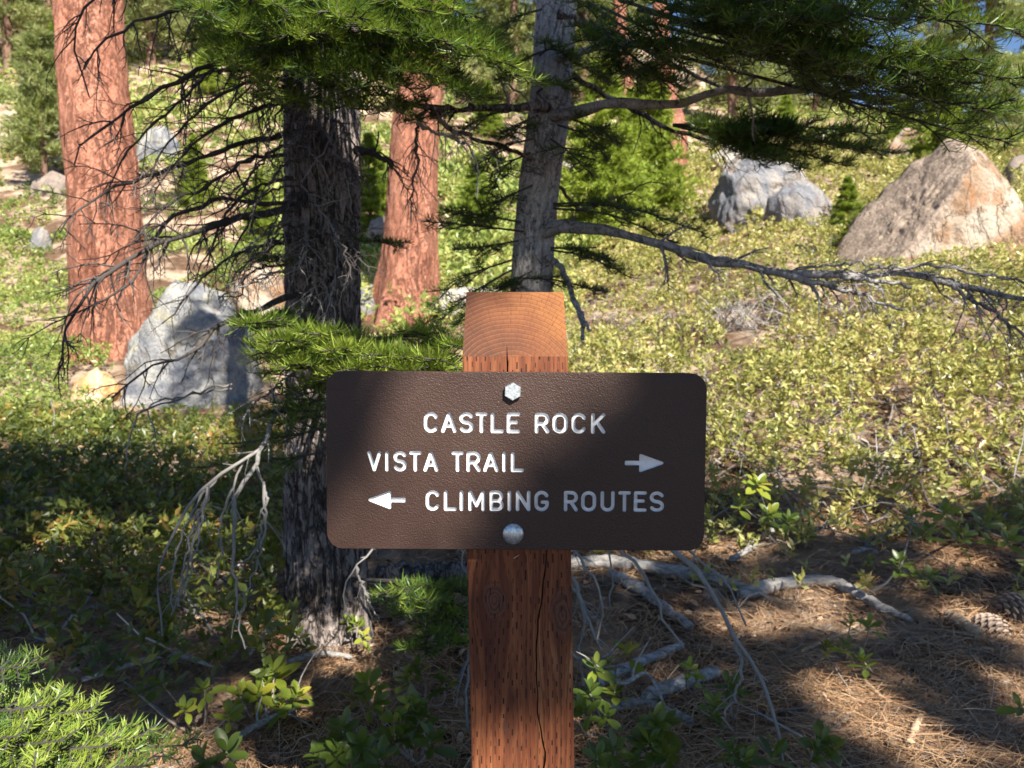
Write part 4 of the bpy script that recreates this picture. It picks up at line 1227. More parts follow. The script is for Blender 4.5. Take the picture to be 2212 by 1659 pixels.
def dead_branch(mb, ctrl, r0, r1=.002, ntw=18, tl=.22, sub=4, grav=.10, wig=.16, lo=.15, spread=1.0, n=6, tint=.5, subl=.4):
    M = 22
    ax = smooth_path(ctrl, M)
    ax[1:-1] += rng.normal(0, .0035, (M - 2, 3))
    tubes(mb, ax, np.linspace(r0, r1, M) * (1 + .12 * rng.normal(0, 1, M)), n, tint)
    if not ntw: return
    p, tg, k, s = along(ax[None], ntw, lo, .98)
    d = nrm(tg * .75 + perp(tg) * spread * rng.uniform(.6, 1.2, (ntw, 1)) + np.array([0, 0, -.25]))
    L = tl * rng.uniform(.4, 1.25, ntw) * (1.15 - .6 * s)
    A = grow(p, d, L, 7, grav, wig)
    rr = np.clip(r0 * .32 * (1.1 - .6 * s), .0015, .005)
    tubes(mb, A, rr[:, None] * np.linspace(1, .35, 7)[None], 5, np.clip(tint + rng.normal(0, .2, ntw), 0, 1))
    if sub:
        q, tg2, k2, s2 = along(A, sub, .15, .97)
        d2 = nrm(tg2 * .7 + perp(tg2) * .9 + np.array([0, 0, -.2]))
        L2 = L[k2] * rng.uniform(.18, .6, len(q)) * subl * 1.6
        B = grow(q, d2, L2, 5, grav, wig * 1.2)
        tubes(mb, B, np.clip(rr[k2] * .55, .0010, .0022)[:, None] * np.linspace(1, .5, 5)[None], 3, np.clip(tint + rng.normal(0, .25, len(q)), 0, 1))

def C(*pts):
    return [P(*p) for p in pts]

def fir_dark():
    d0 = 2.78
    base = PZ(712, 1392, 0.0)
    ctrl = [base - np.array([0, 0, .1]), P(706, 1300, d0), P(698, 1100, d0), P(700, 900, d0), P(699, 700, d0 + .02), P(695, 520, d0 + .04), P(696, 250, d0 + .05), P(690, 0, d0 + .1), P(684, -400, d0 + .2), P(680, -1500, d0 + .4)]
    b = base.copy(); b[2] = ground_z(b[0], b[1])[0]
    root = empty('fir_tree', b, 'dark furrowed fir with dead lower twigs standing behind the sign', 'tree')
    trunk_mesh(ctrl, [.150, .140, .136, .135, .134, .130, .124, .118, .10, .05], 124, 300, .0100, .05, (22, 6.5), 1.0).build('trunk', M_DARKBARK, root)
    def dead(ctrl, r0, mat=M_DEAD, **kw):
        if mat is M_DEAD and kw.get('ntw', 0) > 14: r0 *= 1.15; kw['ntw'] = int(kw['ntw'] * 1.2)
        mb = MB(); dead_branch(mb, ctrl, r0, **kw); mb.build('dead_branch', mat, root)
    T = lambda y, d=2.72: (650, y, d)
    big = dict(ntw=24, tl=.24, sub=5)
    dead(C(T(-20), (520, -15, 2.3), (403, 14, 2.1), (336, 36, 2.0), (280, 53, 1.95), (241, 78, 1.9), (207, 106, 1.9), (182, 150, 1.88)), .011, **big)
    dead(C(T(-80), (420, -90, 2.2), (270, -50, 2.0), (207, 0, 1.95), (182, 36, 1.93), (164, 73, 1.93), (168, 126, 1.95), (193, 210, 1.95)), .009, ntw=20, tl=.2, sub=4)
    dead(C(T(90), (520, 120, 2.4), (398, 168, 2.2), (336, 199, 2.15), (269, 246, 2.1), (218, 280, 2.05), (174, 316, 2.0), (160, 358, 2.0)), .012, **big)
    dead(C(T(130), (500, 150, 2.5), (420, 179, 2.35), (378, 232, 2.3), (322, 274, 2.25), (280, 322, 2.2), (244, 372, 2.15), (235, 406, 2.15)), .008, **big)
    dead(C(T(283), (532, 308, 2.5), (448, 336, 2.35), (364, 367, 2.25), (288, 389, 2.15), (232, 409, 2.1), (165, 457, 2.0), (129, 504, 1.95)), .010, **big)
    dead(C(T(440), (574, 438, 2.6), (480, 430, 2.5), (426, 448, 2.4), (364, 471, 2.35), (322, 538, 2.3), (308, 566, 2.25), (288, 605, 2.2), (238, 639, 2.15), (179, 667, 2.1), (106, 689, 2.05)), .008, ntw=26, tl=.2, sub=4)
    dead(C(T(448), (619, 454, 2.65), (518, 471, 2.5), (420, 502, 2.35), (336, 527, 2.25), (280, 560, 2.2), (213, 605, 2.15), (179, 642, 2.1), (160, 680, 2.1), (143, 714, 2.08), (137, 762, 2.05), (115, 824, 2.05)), .013, ntw=30, tl=.24, sub=5)
    dead(C(T(635), (619, 642, 2.65), (546, 670, 2.5), (476, 700, 2.4), (420, 759, 2.3), (336, 790, 2.25), (280, 826, 2.2), (241, 860, 2.2)), .011, ntw=20, tl=.22, sub=4)
    dead(C(T(330), (540, 345, 2.5), (450, 400, 2.35), (380, 430, 2.25), (330, 470, 2.2), (290, 520, 2.15)), .008, **big)
    dead(C(T(215), (560, 235, 2.5), (470, 275, 2.35), (400, 330, 2.25), (350, 390, 2.2), (330, 440, 2.2)), .008, **big)
    dead(C(T(180), (560, 170, 2.45), (470, 210, 2.3), (390, 280, 2.2), (345, 330, 2.15), (315, 400, 2.1)), .007, **big)
    dead(C(T(520), (560, 530, 2.6), (490, 560, 2.5), (440, 600, 2.45), (390, 660, 2.4), (350, 700, 2.4)), .007, ntw=18, tl=.2, sub=4)
    dead(C(T(380), (560, 400, 2.6), (500, 450, 2.5), (470, 520, 2.45), (440, 580, 2.4)), .007, ntw=16, tl=.2, sub=4)
    dead(C(T(560), (540, 590, 2.6), (520, 640, 2.55), (470, 640, 2.5)), .006, ntw=12, tl=.2, sub=3)
    # thin tangled twigs close round the stem
    for k in range(34):
        y0 = rng.uniform(120, 640); side = rng.choice([-1, -1, -1, 1])
        x1 = 700 + side * rng.uniform(60, 260 if side < 0 else 110)
        y1 = y0 + rng.uniform(30, 150)
        dd = rng.uniform(1.9, 2.5)
        dead(C((690 + side * 30, y0, 2.68), ((690 + x1) / 2, y0 + 10, (2.68 + dd) / 2), (x1, y1, dd)), .005, ntw=12, tl=.16, sub=4, mat=M_DEAD if k % 5 else M_GREYTWIG)
    # pale twigs hanging in front of the stem and over the undergrowth
    g = dict(mat=M_GREYTWIG, grav=.06, wig=.07)
    dead(C((655, 860, 2.66), (600, 890, 2.3), (580, 930, 2.1), (566, 964, 2.05), (518, 992, 2.0), (448, 1048, 1.98), (406, 1090, 1.96), (375, 1152, 1.95), (353, 1210, 1.95), (339, 1258, 1.95), (347, 1306, 1.95), (351, 1374, 1.95)), .0105, ntw=9, tl=.10, sub=1, **g)
    dead(C((566, 964, 2.05), (552, 1003, 2.03), (512, 1065, 2.0), (507, 1154, 1.98), (504, 1244, 1.97), (515, 1264, 1.97), (512, 1334, 1.97), (529, 1402, 1.97)), .007, ntw=6, tl=.10, sub=1, **g)
    dead(C((552, 1003, 2.03), (574, 1062, 2.02), (571, 1160, 2.0), (546, 1244, 2.0), (518, 1326, 2.0)), .0055, ntw=6, tl=.10, sub=1, **g)
    dead(C((448, 1048, 1.98), (430, 1120, 2.0), (415, 1180, 2.0), (400, 1250, 2.0), (375, 1320, 2.0)), .0045, ntw=5, tl=.12, sub=2, **g)
    for (xa, ya), (xb, yb), (xc, yc) in (((530, 990), (480, 1120), (470, 1250)), ((470, 1030), (410, 1160), (385, 1310)), ((574, 1062), (560, 1180), (500, 1230)), ((440, 1060), (385, 1180), (370, 1330))):
        dead(C((xa, ya, 2.02), (xb, yb, 2.0), (xc, yc, 1.98)), .0042, ntw=5, tl=.09, sub=1, **g)
    dead(C((448, 1048, 1.98), (440, 1100, 1.95), (425, 1180, 1.95), (395, 1300, 1.95)), .004, ntw=5, tl=.10, sub=2, **g)
    dead(C((610, 830, 2.3), (565, 860, 2.1), (540, 880, 2.05), (525, 905, 2.0)), .004, ntw=9, tl=.12, sub=2, **g)
    dead(C((640, 800, 2.6), (600, 830, 2.2), (590, 870, 2.1), (620, 915, 2.1)), .004, ntw=9, tl=.12, sub=2, **g)
    dead(C((500, 830, 2.4), (330, 880, 2.2), (285, 925, 2.15), (272, 1000, 2.15), (277, 1048, 2.15)), .004, ntw=4, tl=.1, sub=1, **g)
    dead(C((500, 840, 2.4), (335, 870, 2.25), (333, 930, 2.2), (334, 975, 2.2)), .0035, ntw=4, tl=.1, sub=1, **g)
    dead(C((770, 325, 2.7), (811, 333, 2.6), (847, 356, 2.5)), .016, r1=.008, ntw=10, tl=.2, sub=4)
    for x0, y0, x1, y1 in ((640, 290, 720, 420), (700, 280, 760, 460), (730, 240, 660, 380), (650, 400, 740, 560), (680, 560, 640, 690), (720, 480, 700, 690), (660, 470, 630, 600), (690, 600, 720, 720)):
        dead(C((x0, y0, 2.63), ((x0 + x1) / 2 + 15, (y0 + y1) / 2, 2.45), (x1, y1, 2.4)), .004, ntw=9, tl=.14, sub=3, **g)
    dead(C((740, 1120, 2.66), (800, 1180, 2.2), (770, 1225, 2.1), (745, 1265, 2.05), (742, 1300, 2.05), (760, 1340, 2.05)), .006, ntw=9, tl=.05, sub=1, **g)
    dead(C((770, 1225, 2.1), (780, 1260, 2.08), (795, 1295, 2.05), (820, 1342, 2.05)), .0045, ntw=3, tl=.08, sub=1, **g)
    # living boughs
    def bough(ctrl, tip_only=False, **kw):
        w, nd = MB(), MB()
        spray(w, nd, ctrl, **kw)
        o = w.build('bough', M_DEAD, root)
        tag(nd.build('needles', M_NEEDLE, o, smooth=False), kind='stuff')
    top = [(430, 20, 1.62), (500, 70, 1.66), (585, 10, 1.55), (650, 85, 1.60), (480, 140, 1.8), (560, 175, 1.85), (735, 40, 1.55), (805, 65, 1.60), (890, 20, 1.62), (945, 85, 1.66), (1020, 105, 1.70), (1085, 135, 1.72), (1128, 165, 1.76),
           (900, 160, 1.8), (820, 185, 1.85), (700, 165, 1.8), (985, 195, 1.85), (610, 225, 2.0), (760, 235, 2.0), (860, 240, 2.0), (520, 110, 1.9), (640, 150, 1.95), (780, 130, 1.95), (930, 130, 1.9), (1050, 215, 2.0), (440, 100, 2.0), (560, -20, 1.7), (840, -40, 1.7), (700, -50, 1.65), (980, 20, 1.75)]
    for x, y, dd in top:
        sx = 690 + (x - 690) * .12
        bough(C((sx, y - 190, 2.66), (sx + (x - sx) * .5, y - 110 + rng.uniform(-20, 20), (2.66 + dd) / 2), (sx + (x - sx) * .85, y - 25, dd + .10), (x, y, dd)), lat=.17, nlat=12, sub=3, start=.45, tint=.46, dens=400)
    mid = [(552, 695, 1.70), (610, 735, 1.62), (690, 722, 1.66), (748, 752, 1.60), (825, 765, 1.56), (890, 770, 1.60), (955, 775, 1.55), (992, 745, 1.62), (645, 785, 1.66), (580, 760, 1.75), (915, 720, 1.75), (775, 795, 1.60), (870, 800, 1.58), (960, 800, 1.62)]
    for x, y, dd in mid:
        bough(C((720, y - 5, 2.66), (740 + (x - 740) * .45, y + 10, 2.2), (740 + (x - 740) * .85, y + 5, dd + .15), (x, y, dd)), lat=.15, nlat=11, sub=2, start=.5, tint=.86, dens=440, nlen=.036, lift=.5)  # raised needle tint stands in for stronger sun on these boughs
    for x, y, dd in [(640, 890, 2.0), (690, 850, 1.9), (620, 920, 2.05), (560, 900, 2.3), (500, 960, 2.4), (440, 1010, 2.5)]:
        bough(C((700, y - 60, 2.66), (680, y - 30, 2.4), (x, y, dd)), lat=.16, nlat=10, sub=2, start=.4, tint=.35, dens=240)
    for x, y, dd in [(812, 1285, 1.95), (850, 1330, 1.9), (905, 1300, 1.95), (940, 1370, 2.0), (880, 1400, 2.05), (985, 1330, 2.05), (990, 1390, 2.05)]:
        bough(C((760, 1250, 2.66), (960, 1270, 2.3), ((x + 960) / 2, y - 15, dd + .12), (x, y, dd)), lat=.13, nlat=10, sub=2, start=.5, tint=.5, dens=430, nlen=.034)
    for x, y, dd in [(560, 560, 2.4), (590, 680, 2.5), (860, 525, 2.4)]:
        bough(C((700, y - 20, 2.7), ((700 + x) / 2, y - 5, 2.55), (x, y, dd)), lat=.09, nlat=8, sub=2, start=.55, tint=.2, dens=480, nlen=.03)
    return root, ctrl
_fd = fir_dark()

def upper_crown(root, x, y, z0, z1, r, n, seed):
    '''the rest of the crown above the picture'''
    global rng
    save = rng; rng = np.random.default_rng(seed)
    w, nd = MB(), MB()
    for k in range(n):
        f = rng.uniform(0, 1); az = rng.uniform(0, 6.283)
        L = r * (1.1 - .8 * f) * rng.uniform(.7, 1.1)
        a = np.array([x, y, z0 + (z1 - z0) * f])
        b = a + np.array([math.cos(az), math.sin(az), .05]) * L * .6; c = a + np.array([math.cos(az), math.sin(az), -.12]) * L
        spray(w, nd, [a, b, c], lat=.26, nlat=9, sub=2, start=.3, dens=150, nlen=.055, nwid=.005)
    tag(w.build('upper_boughs', M_DEAD, root), kind='stuff')
    tag(nd.build('upper_needles', M_NEEDLE, root, smooth=False), kind='stuff')
    rng = save

def fir_grey():
    d0 = 2.52
    base = PZ(1085, 1440, 0.0)
    b = base.copy(); b[2] = ground_z(b[0], b[1])[0]
    root = empty('fir_tree', b, 'slim grey-barked fir with drooping boughs directly behind the post', 'tree')
    ctrl = [base - np.array([0, 0, .08]), P(1105, 1100, d0), P(1130, 850, d0), P(1148, 622, d0), P(1152, 538, d0), P(1165, 398, d0), P(1182, 280, d0), P(1193, 165, d0), P(1204, 0, d0 + .02), P(1225, -400, d0 + .05), P(1250, -1300, d0 + .2)]
    trunk_mesh(ctrl, [.084, .075, .071, .069, .067, .067, .064, .0625, .060, .05, .03], 92, 250, .0040, .03, (16, 9), 4.0).build('trunk', M_GREYBARK, root)
    def limb(ctrl, r0, r1, mat=M_GREYBARK, **kw):
        mb = MB(); dead_branch(mb, ctrl, r0, r1, n=9, **kw)
        return mb.build('limb', mat, root)
    limb(C((1174, 502, 2.47), (1219, 490, 2.42), (1286, 493, 2.38), (1342, 507, 2.35), (1426, 530, 2.31), (1510, 552, 2.28), (1594, 572, 2.25), (1681, 586, 2.22), (1761, 594, 2.2), (1845, 594, 2.18), (1957, 591, 2.16), (2027, 600, 2.14), (2097, 622, 2.12), (2181, 636, 2.1), (2300, 665, 2.05)), .0205, .005, ntw=30, tl=.16, sub=5, lo=.25, tint=.35)
    limb(C((1681, 588, 2.22), (1733, 605, 2.2), (1845, 630, 2.18), (1901, 653, 2.17), (1951, 670, 2.16)), .0125, .004, ntw=10, tl=.12, sub=4, tint=.3)
    limb(C((1800, 594, 2.19), (1873, 604, 2.17), (1929, 611, 2.16), (1968, 622, 2.16)), .009, .004, ntw=8, tl=.1, sub=3, tint=.3)
    limb(C((2027, 600, 2.14), (2069, 625, 2.12), (2111, 656, 2.1), (2153, 678, 2.1), (2260, 770, 2.06)), .007, .003, ntw=14, tl=.22, sub=5, tint=.3)
    limb(C((1900, 592, 2.17), (2000, 575, 2.12), (2090, 585, 2.1), (2170, 600, 2.08), (2260, 640, 2.06)), .006, .003, ntw=14, tl=.2, sub=4, tint=.3)
    limb(C((1690, 588, 2.22), (1760, 575, 2.2), (1850, 570, 2.18), (1930, 580, 2.16)), .005, .0025, ntw=10, tl=.12, sub=3, tint=.3)
    limb(C((1190, 252, 2.46), (1224, 246, 2.42), (1272, 232, 2.38), (1328, 221, 2.34), (1398, 227, 2.3), (1482, 218, 2.26), (1566, 195, 2.22), (1649, 203, 2.18), (1761, 193, 2.14), (1845, 207, 2.1), (1957, 210, 2.06), (2069, 207, 2.02), (2200, 215, 1.98)), .0185, .006, ntw=22, tl=.16, sub=4, lo=.45, tint=.35)
    limb(C((1200, 125, 2.46), (1233, 118, 2.42), (1286, 104, 2.38), (1342, 95, 2.34), (1426, 95, 2.28), (1560, 110, 2.2), (1700, 130, 2.1)), .0145, .005, ntw=8, tl=.12, sub=2, lo=.5)
    limb(C((1205, 30, 2.46), (1244, 42, 2.5), (1300, 62, 2.55), (1356, 87, 2.6), (1454, 140, 2.65), (1560, 190, 2.7)), .014, .005, mat=M_DARKBARK, ntw=10, tl=.15, sub=3, lo=.4)
    limb(C((1195, 150, 2.5), (1236, 165, 2.55), (1286, 193, 2.6), (1336, 218, 2.65), (1392, 252, 2.65), (1454, 283, 2.62), (1538, 302, 2.6), (1622, 322, 2.58), (1700, 348, 2.55)), .0115, .004, mat=M_DARKBARK, ntw=18, tl=.18, sub=4, lo=.4)
    limb(C((1190, 236, 2.47), (1141, 230, 2.4), (1035, 235, 2.3), (923, 230, 2.2), (853, 218, 2.1)), .016, .006, mat=M_DARKBARK, ntw=10, tl=.14, sub=3, lo=.4)
    limb(C((1180, 560, 2.46), (1208, 572, 2.4), (1236, 636, 2.32), (1255, 678, 2.28), (1258, 733, 2.25)), .0115, .007, ntw=0)
    limb(C((1252, 672, 2.28), (1262, 700, 2.25), (1274, 716, 2.24)), .007, .005, ntw=0)
    limb(C((1200, 385, 2.5), (1250, 450, 2.7), (1330, 430, 2.9), (1400, 395, 3.0), (1440, 400, 3.0)), .006, .002, mat=M_DEAD, ntw=16, tl=.22, sub=3)
    limb(C((923, 232, 2.2), (905, 266, 2.15), (898, 302, 2.13), (901, 353, 2.12), (892, 392, 2.12), (887, 434, 2.12), (888, 480, 2.12)), .006, .002, mat=M_DEAD, ntw=24, tl=.14, sub=3, grav=.16)
    limb(C((905, 268, 2.15), (940, 285, 2.12), (979, 297, 2.12), (1013, 322, 2.1), (1029, 350, 2.1), (1035, 380, 2.1)), .006, .002, mat=M_GREYTWIG, ntw=22, tl=.17, sub=3, grav=.18)
    limb(C((1100, 232, 2.35), (1085, 180, 2.3), (1125, 200, 2.35), (1150, 240, 2.38), (1165, 290, 2.38), (1185, 350, 2.38)), .004, .002, mat=M_GREYTWIG, ntw=14, tl=.13, sub=2, grav=.2)
    limb(C((930, 240, 2.2), (980, 280, 2.25), (1060, 310, 2.35), (1150, 340, 2.45)), .008, .006, mat=M_DARKBARK, ntw=8, tl=.1, sub=3)
    # dead twigs that hang below the sign
    g = dict(mat=M_GREYTWIG, grav=.08, wig=.08, tint=.6)
    limb(C((1105, 1110, 2.46), (1250, 1120, 2.1), (1345, 1190, 1.95), (1400, 1262, 1.92), (1440, 1350, 1.9), (1476, 1395, 1.9)), .0075, .003, ntw=7, tl=.04, sub=0, **g)
    limb(C((1105, 1080, 2.46), (1320, 1110, 2.0), (1460, 1190, 1.85), (1530, 1272, 1.8), (1570, 1342, 1.78), (1602, 1402, 1.77), (1640, 1470, 1.76), (1672, 1550, 1.75), (1692, 1650, 1.74)), .0105, .0035, ntw=14, tl=.05, sub=0, **g)
    limb(C((1590, 1392, 1.77), (1602, 1430, 1.77), (1598, 1470, 1.77), (1585, 1510, 1.78), (1568, 1545, 1.78)), .005, .002, ntw=5, tl=.08, sub=1, **g)
    limb(C((1105, 1060, 2.46), (1380, 1110, 2.0), (1490, 1190, 1.9), (1562, 1252, 1.87), (1612, 1352, 1.85)), .007, .002, ntw=5, tl=.04, sub=0, **g)
    limb(C((1105, 1130, 2.46), (1200, 1150, 2.15), (1245, 1195, 2.05), (1290, 1265, 2.0), (1300, 1335, 2.0), (1290, 1380, 2.0)), .007, .0025, ntw=8, tl=.12, sub=1, **g)
    limb(C((1105, 1100, 2.46), (1280, 1140, 2.1), (1318, 1190, 2.05), (1322, 1250, 2.05), (1317, 1312, 2.05)), .005, .0025, ntw=2, tl=.03, sub=0, **g)
    limb(C((1105, 1180, 2.46), (1220, 1230, 2.2), (1255, 1290, 2.15), (1275, 1350, 2.12), (1300, 1405, 2.1)), .008, .003, ntw=9, tl=.14, sub=1, **g)
    limb(C((1105, 1200, 2.46), (1225, 1260, 2.25), (1262, 1330, 2.2), (1250, 1400, 2.2), (1262, 1480, 2.2)), .007, .003, ntw=8, tl=.14, sub=1, **g)
    limb(C((1095, 1280, 2.46), (1030, 1370, 2.2), (1008, 1430, 2.15), (990, 1480, 2.1), (985, 1525, 2.1)), .007, .003, ntw=6, tl=.12, sub=1, **g)
    limb(C((1095, 1300, 2.46), (1040, 1400, 2.15), (1014, 1460, 2.1), (1010, 1540, 2.08), (1016, 1600, 2.08)), .006, .003, ntw=5, tl=.1, sub=1, **g)
    limb(C((1105, 1180, 2.46), (1020, 1170, 2.3), (995, 1195, 2.2), (1010, 1240, 2.2)), .004, .002, ntw=3, tl=.06, sub=0, **g)
    # living boughs
    def bough(ctrl, **kw):
        w, nd = MB(), MB()
        spray(w, nd, ctrl, **kw)
        o = w.build('bough', M_DEAD, root)
        tag(nd.build('needles', M_NEEDLE, o, smooth=False), kind='stuff')
    up = [(1350, 150, 2.2), (1430, 110, 2.05), (1440, 175, 2.1), (1540, 125, 1.95), (1600, 50, 1.8), (1690, 100, 1.8), (1800, 55, 1.65), (1850, 135, 1.7), (1945, 45, 1.55), (1905, 175, 1.75), (1985, 150, 1.7), (2090, 130, 1.65), (2150, 235, 1.75), (2215, 60, 1.6),
          (2215, 170, 1.65), (1760, 10, 1.7), (1870, -10, 1.65), (1990, 0, 1.7), (2120, 180, 1.72), (2200, 240, 1.8), (2190, 300, 1.85)]
    for x, y, dd in up:
        sx, sy = 1220 + (x - 1220) * .25, y * .6 - 60
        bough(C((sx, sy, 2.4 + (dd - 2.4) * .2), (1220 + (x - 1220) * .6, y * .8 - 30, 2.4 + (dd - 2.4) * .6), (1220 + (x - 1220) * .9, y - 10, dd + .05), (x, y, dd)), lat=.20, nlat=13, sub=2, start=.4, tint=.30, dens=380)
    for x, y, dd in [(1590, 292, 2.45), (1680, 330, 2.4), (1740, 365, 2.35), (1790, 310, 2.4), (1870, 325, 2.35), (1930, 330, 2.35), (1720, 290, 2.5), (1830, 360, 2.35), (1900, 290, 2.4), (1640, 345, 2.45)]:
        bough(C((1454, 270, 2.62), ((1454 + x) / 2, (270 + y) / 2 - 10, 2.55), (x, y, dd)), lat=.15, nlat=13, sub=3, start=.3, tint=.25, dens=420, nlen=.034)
    small = [((1130, 500), (1030, 488), (915, 478)), ((1125, 480), (1040, 465), (960, 452)), ((1120, 520), (1060, 530), (990, 540)), ((1195, 445), (1350, 448), (1525, 505)), ((1195, 440), (1300, 440), (1420, 465)), ((1195, 450), (1320, 465), (1450, 520)),
             ((1190, 540), (1270, 555), (1350, 592)), ((1190, 535), (1260, 540), (1310, 560)), ((1110, 600), (1200, 605), (1305, 630)), ((1150, 585), (1120, 600), (1085, 618)), ((1110, 560), (1000, 600), (935, 660)), ((1110, 580), (1010, 640), (945, 700)),
             ((1110, 610), (1040, 650), (985, 700)), ((1210, 250), (1270, 270), (1330, 300)), ((1205, 270), (1260, 290), (1300, 330)), ((1190, 300), (1230, 330), (1270, 370)), ((1145, 330), (1090, 360), (1060, 420)), ((1150, 300), (1080, 320), (1040, 370)),
             ((1160, 200), (1190, 180), (1230, 190)), ((1165, 120), (1190, 105), (1230, 120)), ((1230, 130), (1270, 150), (1310, 170)), ((1175, 110), (1130, 130), (1090, 170)), ((1160, 250), (1130, 265), (1100, 300)), ((1150, 400), (1090, 430), (1050, 470)),
             ((1240, 50), (1270, 70), (1320, 90)), ((1170, 20), (1110, 40), (1060, 90)), ((1180, -20), (1240, 0), (1290, 30)), ((1035, 235), (960, 245), (880, 262)), ((1100, 235), (1040, 255), (990, 290)), ((960, 230), (900, 225), (850, 235))]
    for a, b_, c in small:
        dd = rng.uniform(2.25, 2.42)
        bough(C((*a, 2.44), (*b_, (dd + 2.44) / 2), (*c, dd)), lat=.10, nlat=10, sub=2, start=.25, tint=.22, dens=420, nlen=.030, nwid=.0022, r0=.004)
    return root, ctrl
_fg = fir_grey()
upper_crown(_fd[0], _fd[1][-2][0], _fd[1][-2][1], 3.7, 6.0, 1.15, 48, 31)
upper_crown(_fg[0], _fg[1][-2][0], _fg[1][-2][1], 3.0, 4.4, .7, 18, 32)

def fir_sapling():
    b = P(-120, 1700, 1.5); b[2] = ground_z(b[0], b[1])[0]
    root = empty('fir_sapling', b, 'low fir sapling with sunlit flat sprays in the bottom corner', 'tree')
    mb = MB(); tubes(mb, smooth_path([b, b + np.array([.01, 0, .3]), b + np.array([0, .02, .62])], 10), np.linspace(.014, .004, 10), 8); mb.build('stem', M_DEAD, root)
    for x, y, dd, tn in [(60, 1440, 1.42, .4), (200, 1535, 1.42, .8), (110, 1525, 1.40, .85), (310, 1590, 1.45, .6), (405, 1610, 1.5, .45), (235, 1612, 1.36, .78), (140, 1600, 1.33, .85), (40, 1590, 1.34, .7), (320, 1655, 1.36, .5), (200, 1675, 1.28, .7), (70, 1668, 1.26, .7)]:
        w, nd = MB(), MB()
        spray(w, nd, C((-130, y + 60 if y < 1500 else y + 15, 1.5), (-130 + (x + 130) * .5, y + 12, (1.5 + dd) / 2 - .02), (x, y, dd)), lat=.085, nlat=12, sub=1, start=.3, dens=520, nlen=.026, nwid=.0023, r0=.004, tint=tn, lift=.15, flat=.3, up=(0, -.45, .9))
        o = w.build('bough', M_DEAD, root)
        tag(nd.build('needles', M_NEEDLE, o, smooth=False), kind='stuff')
fir_sapling()
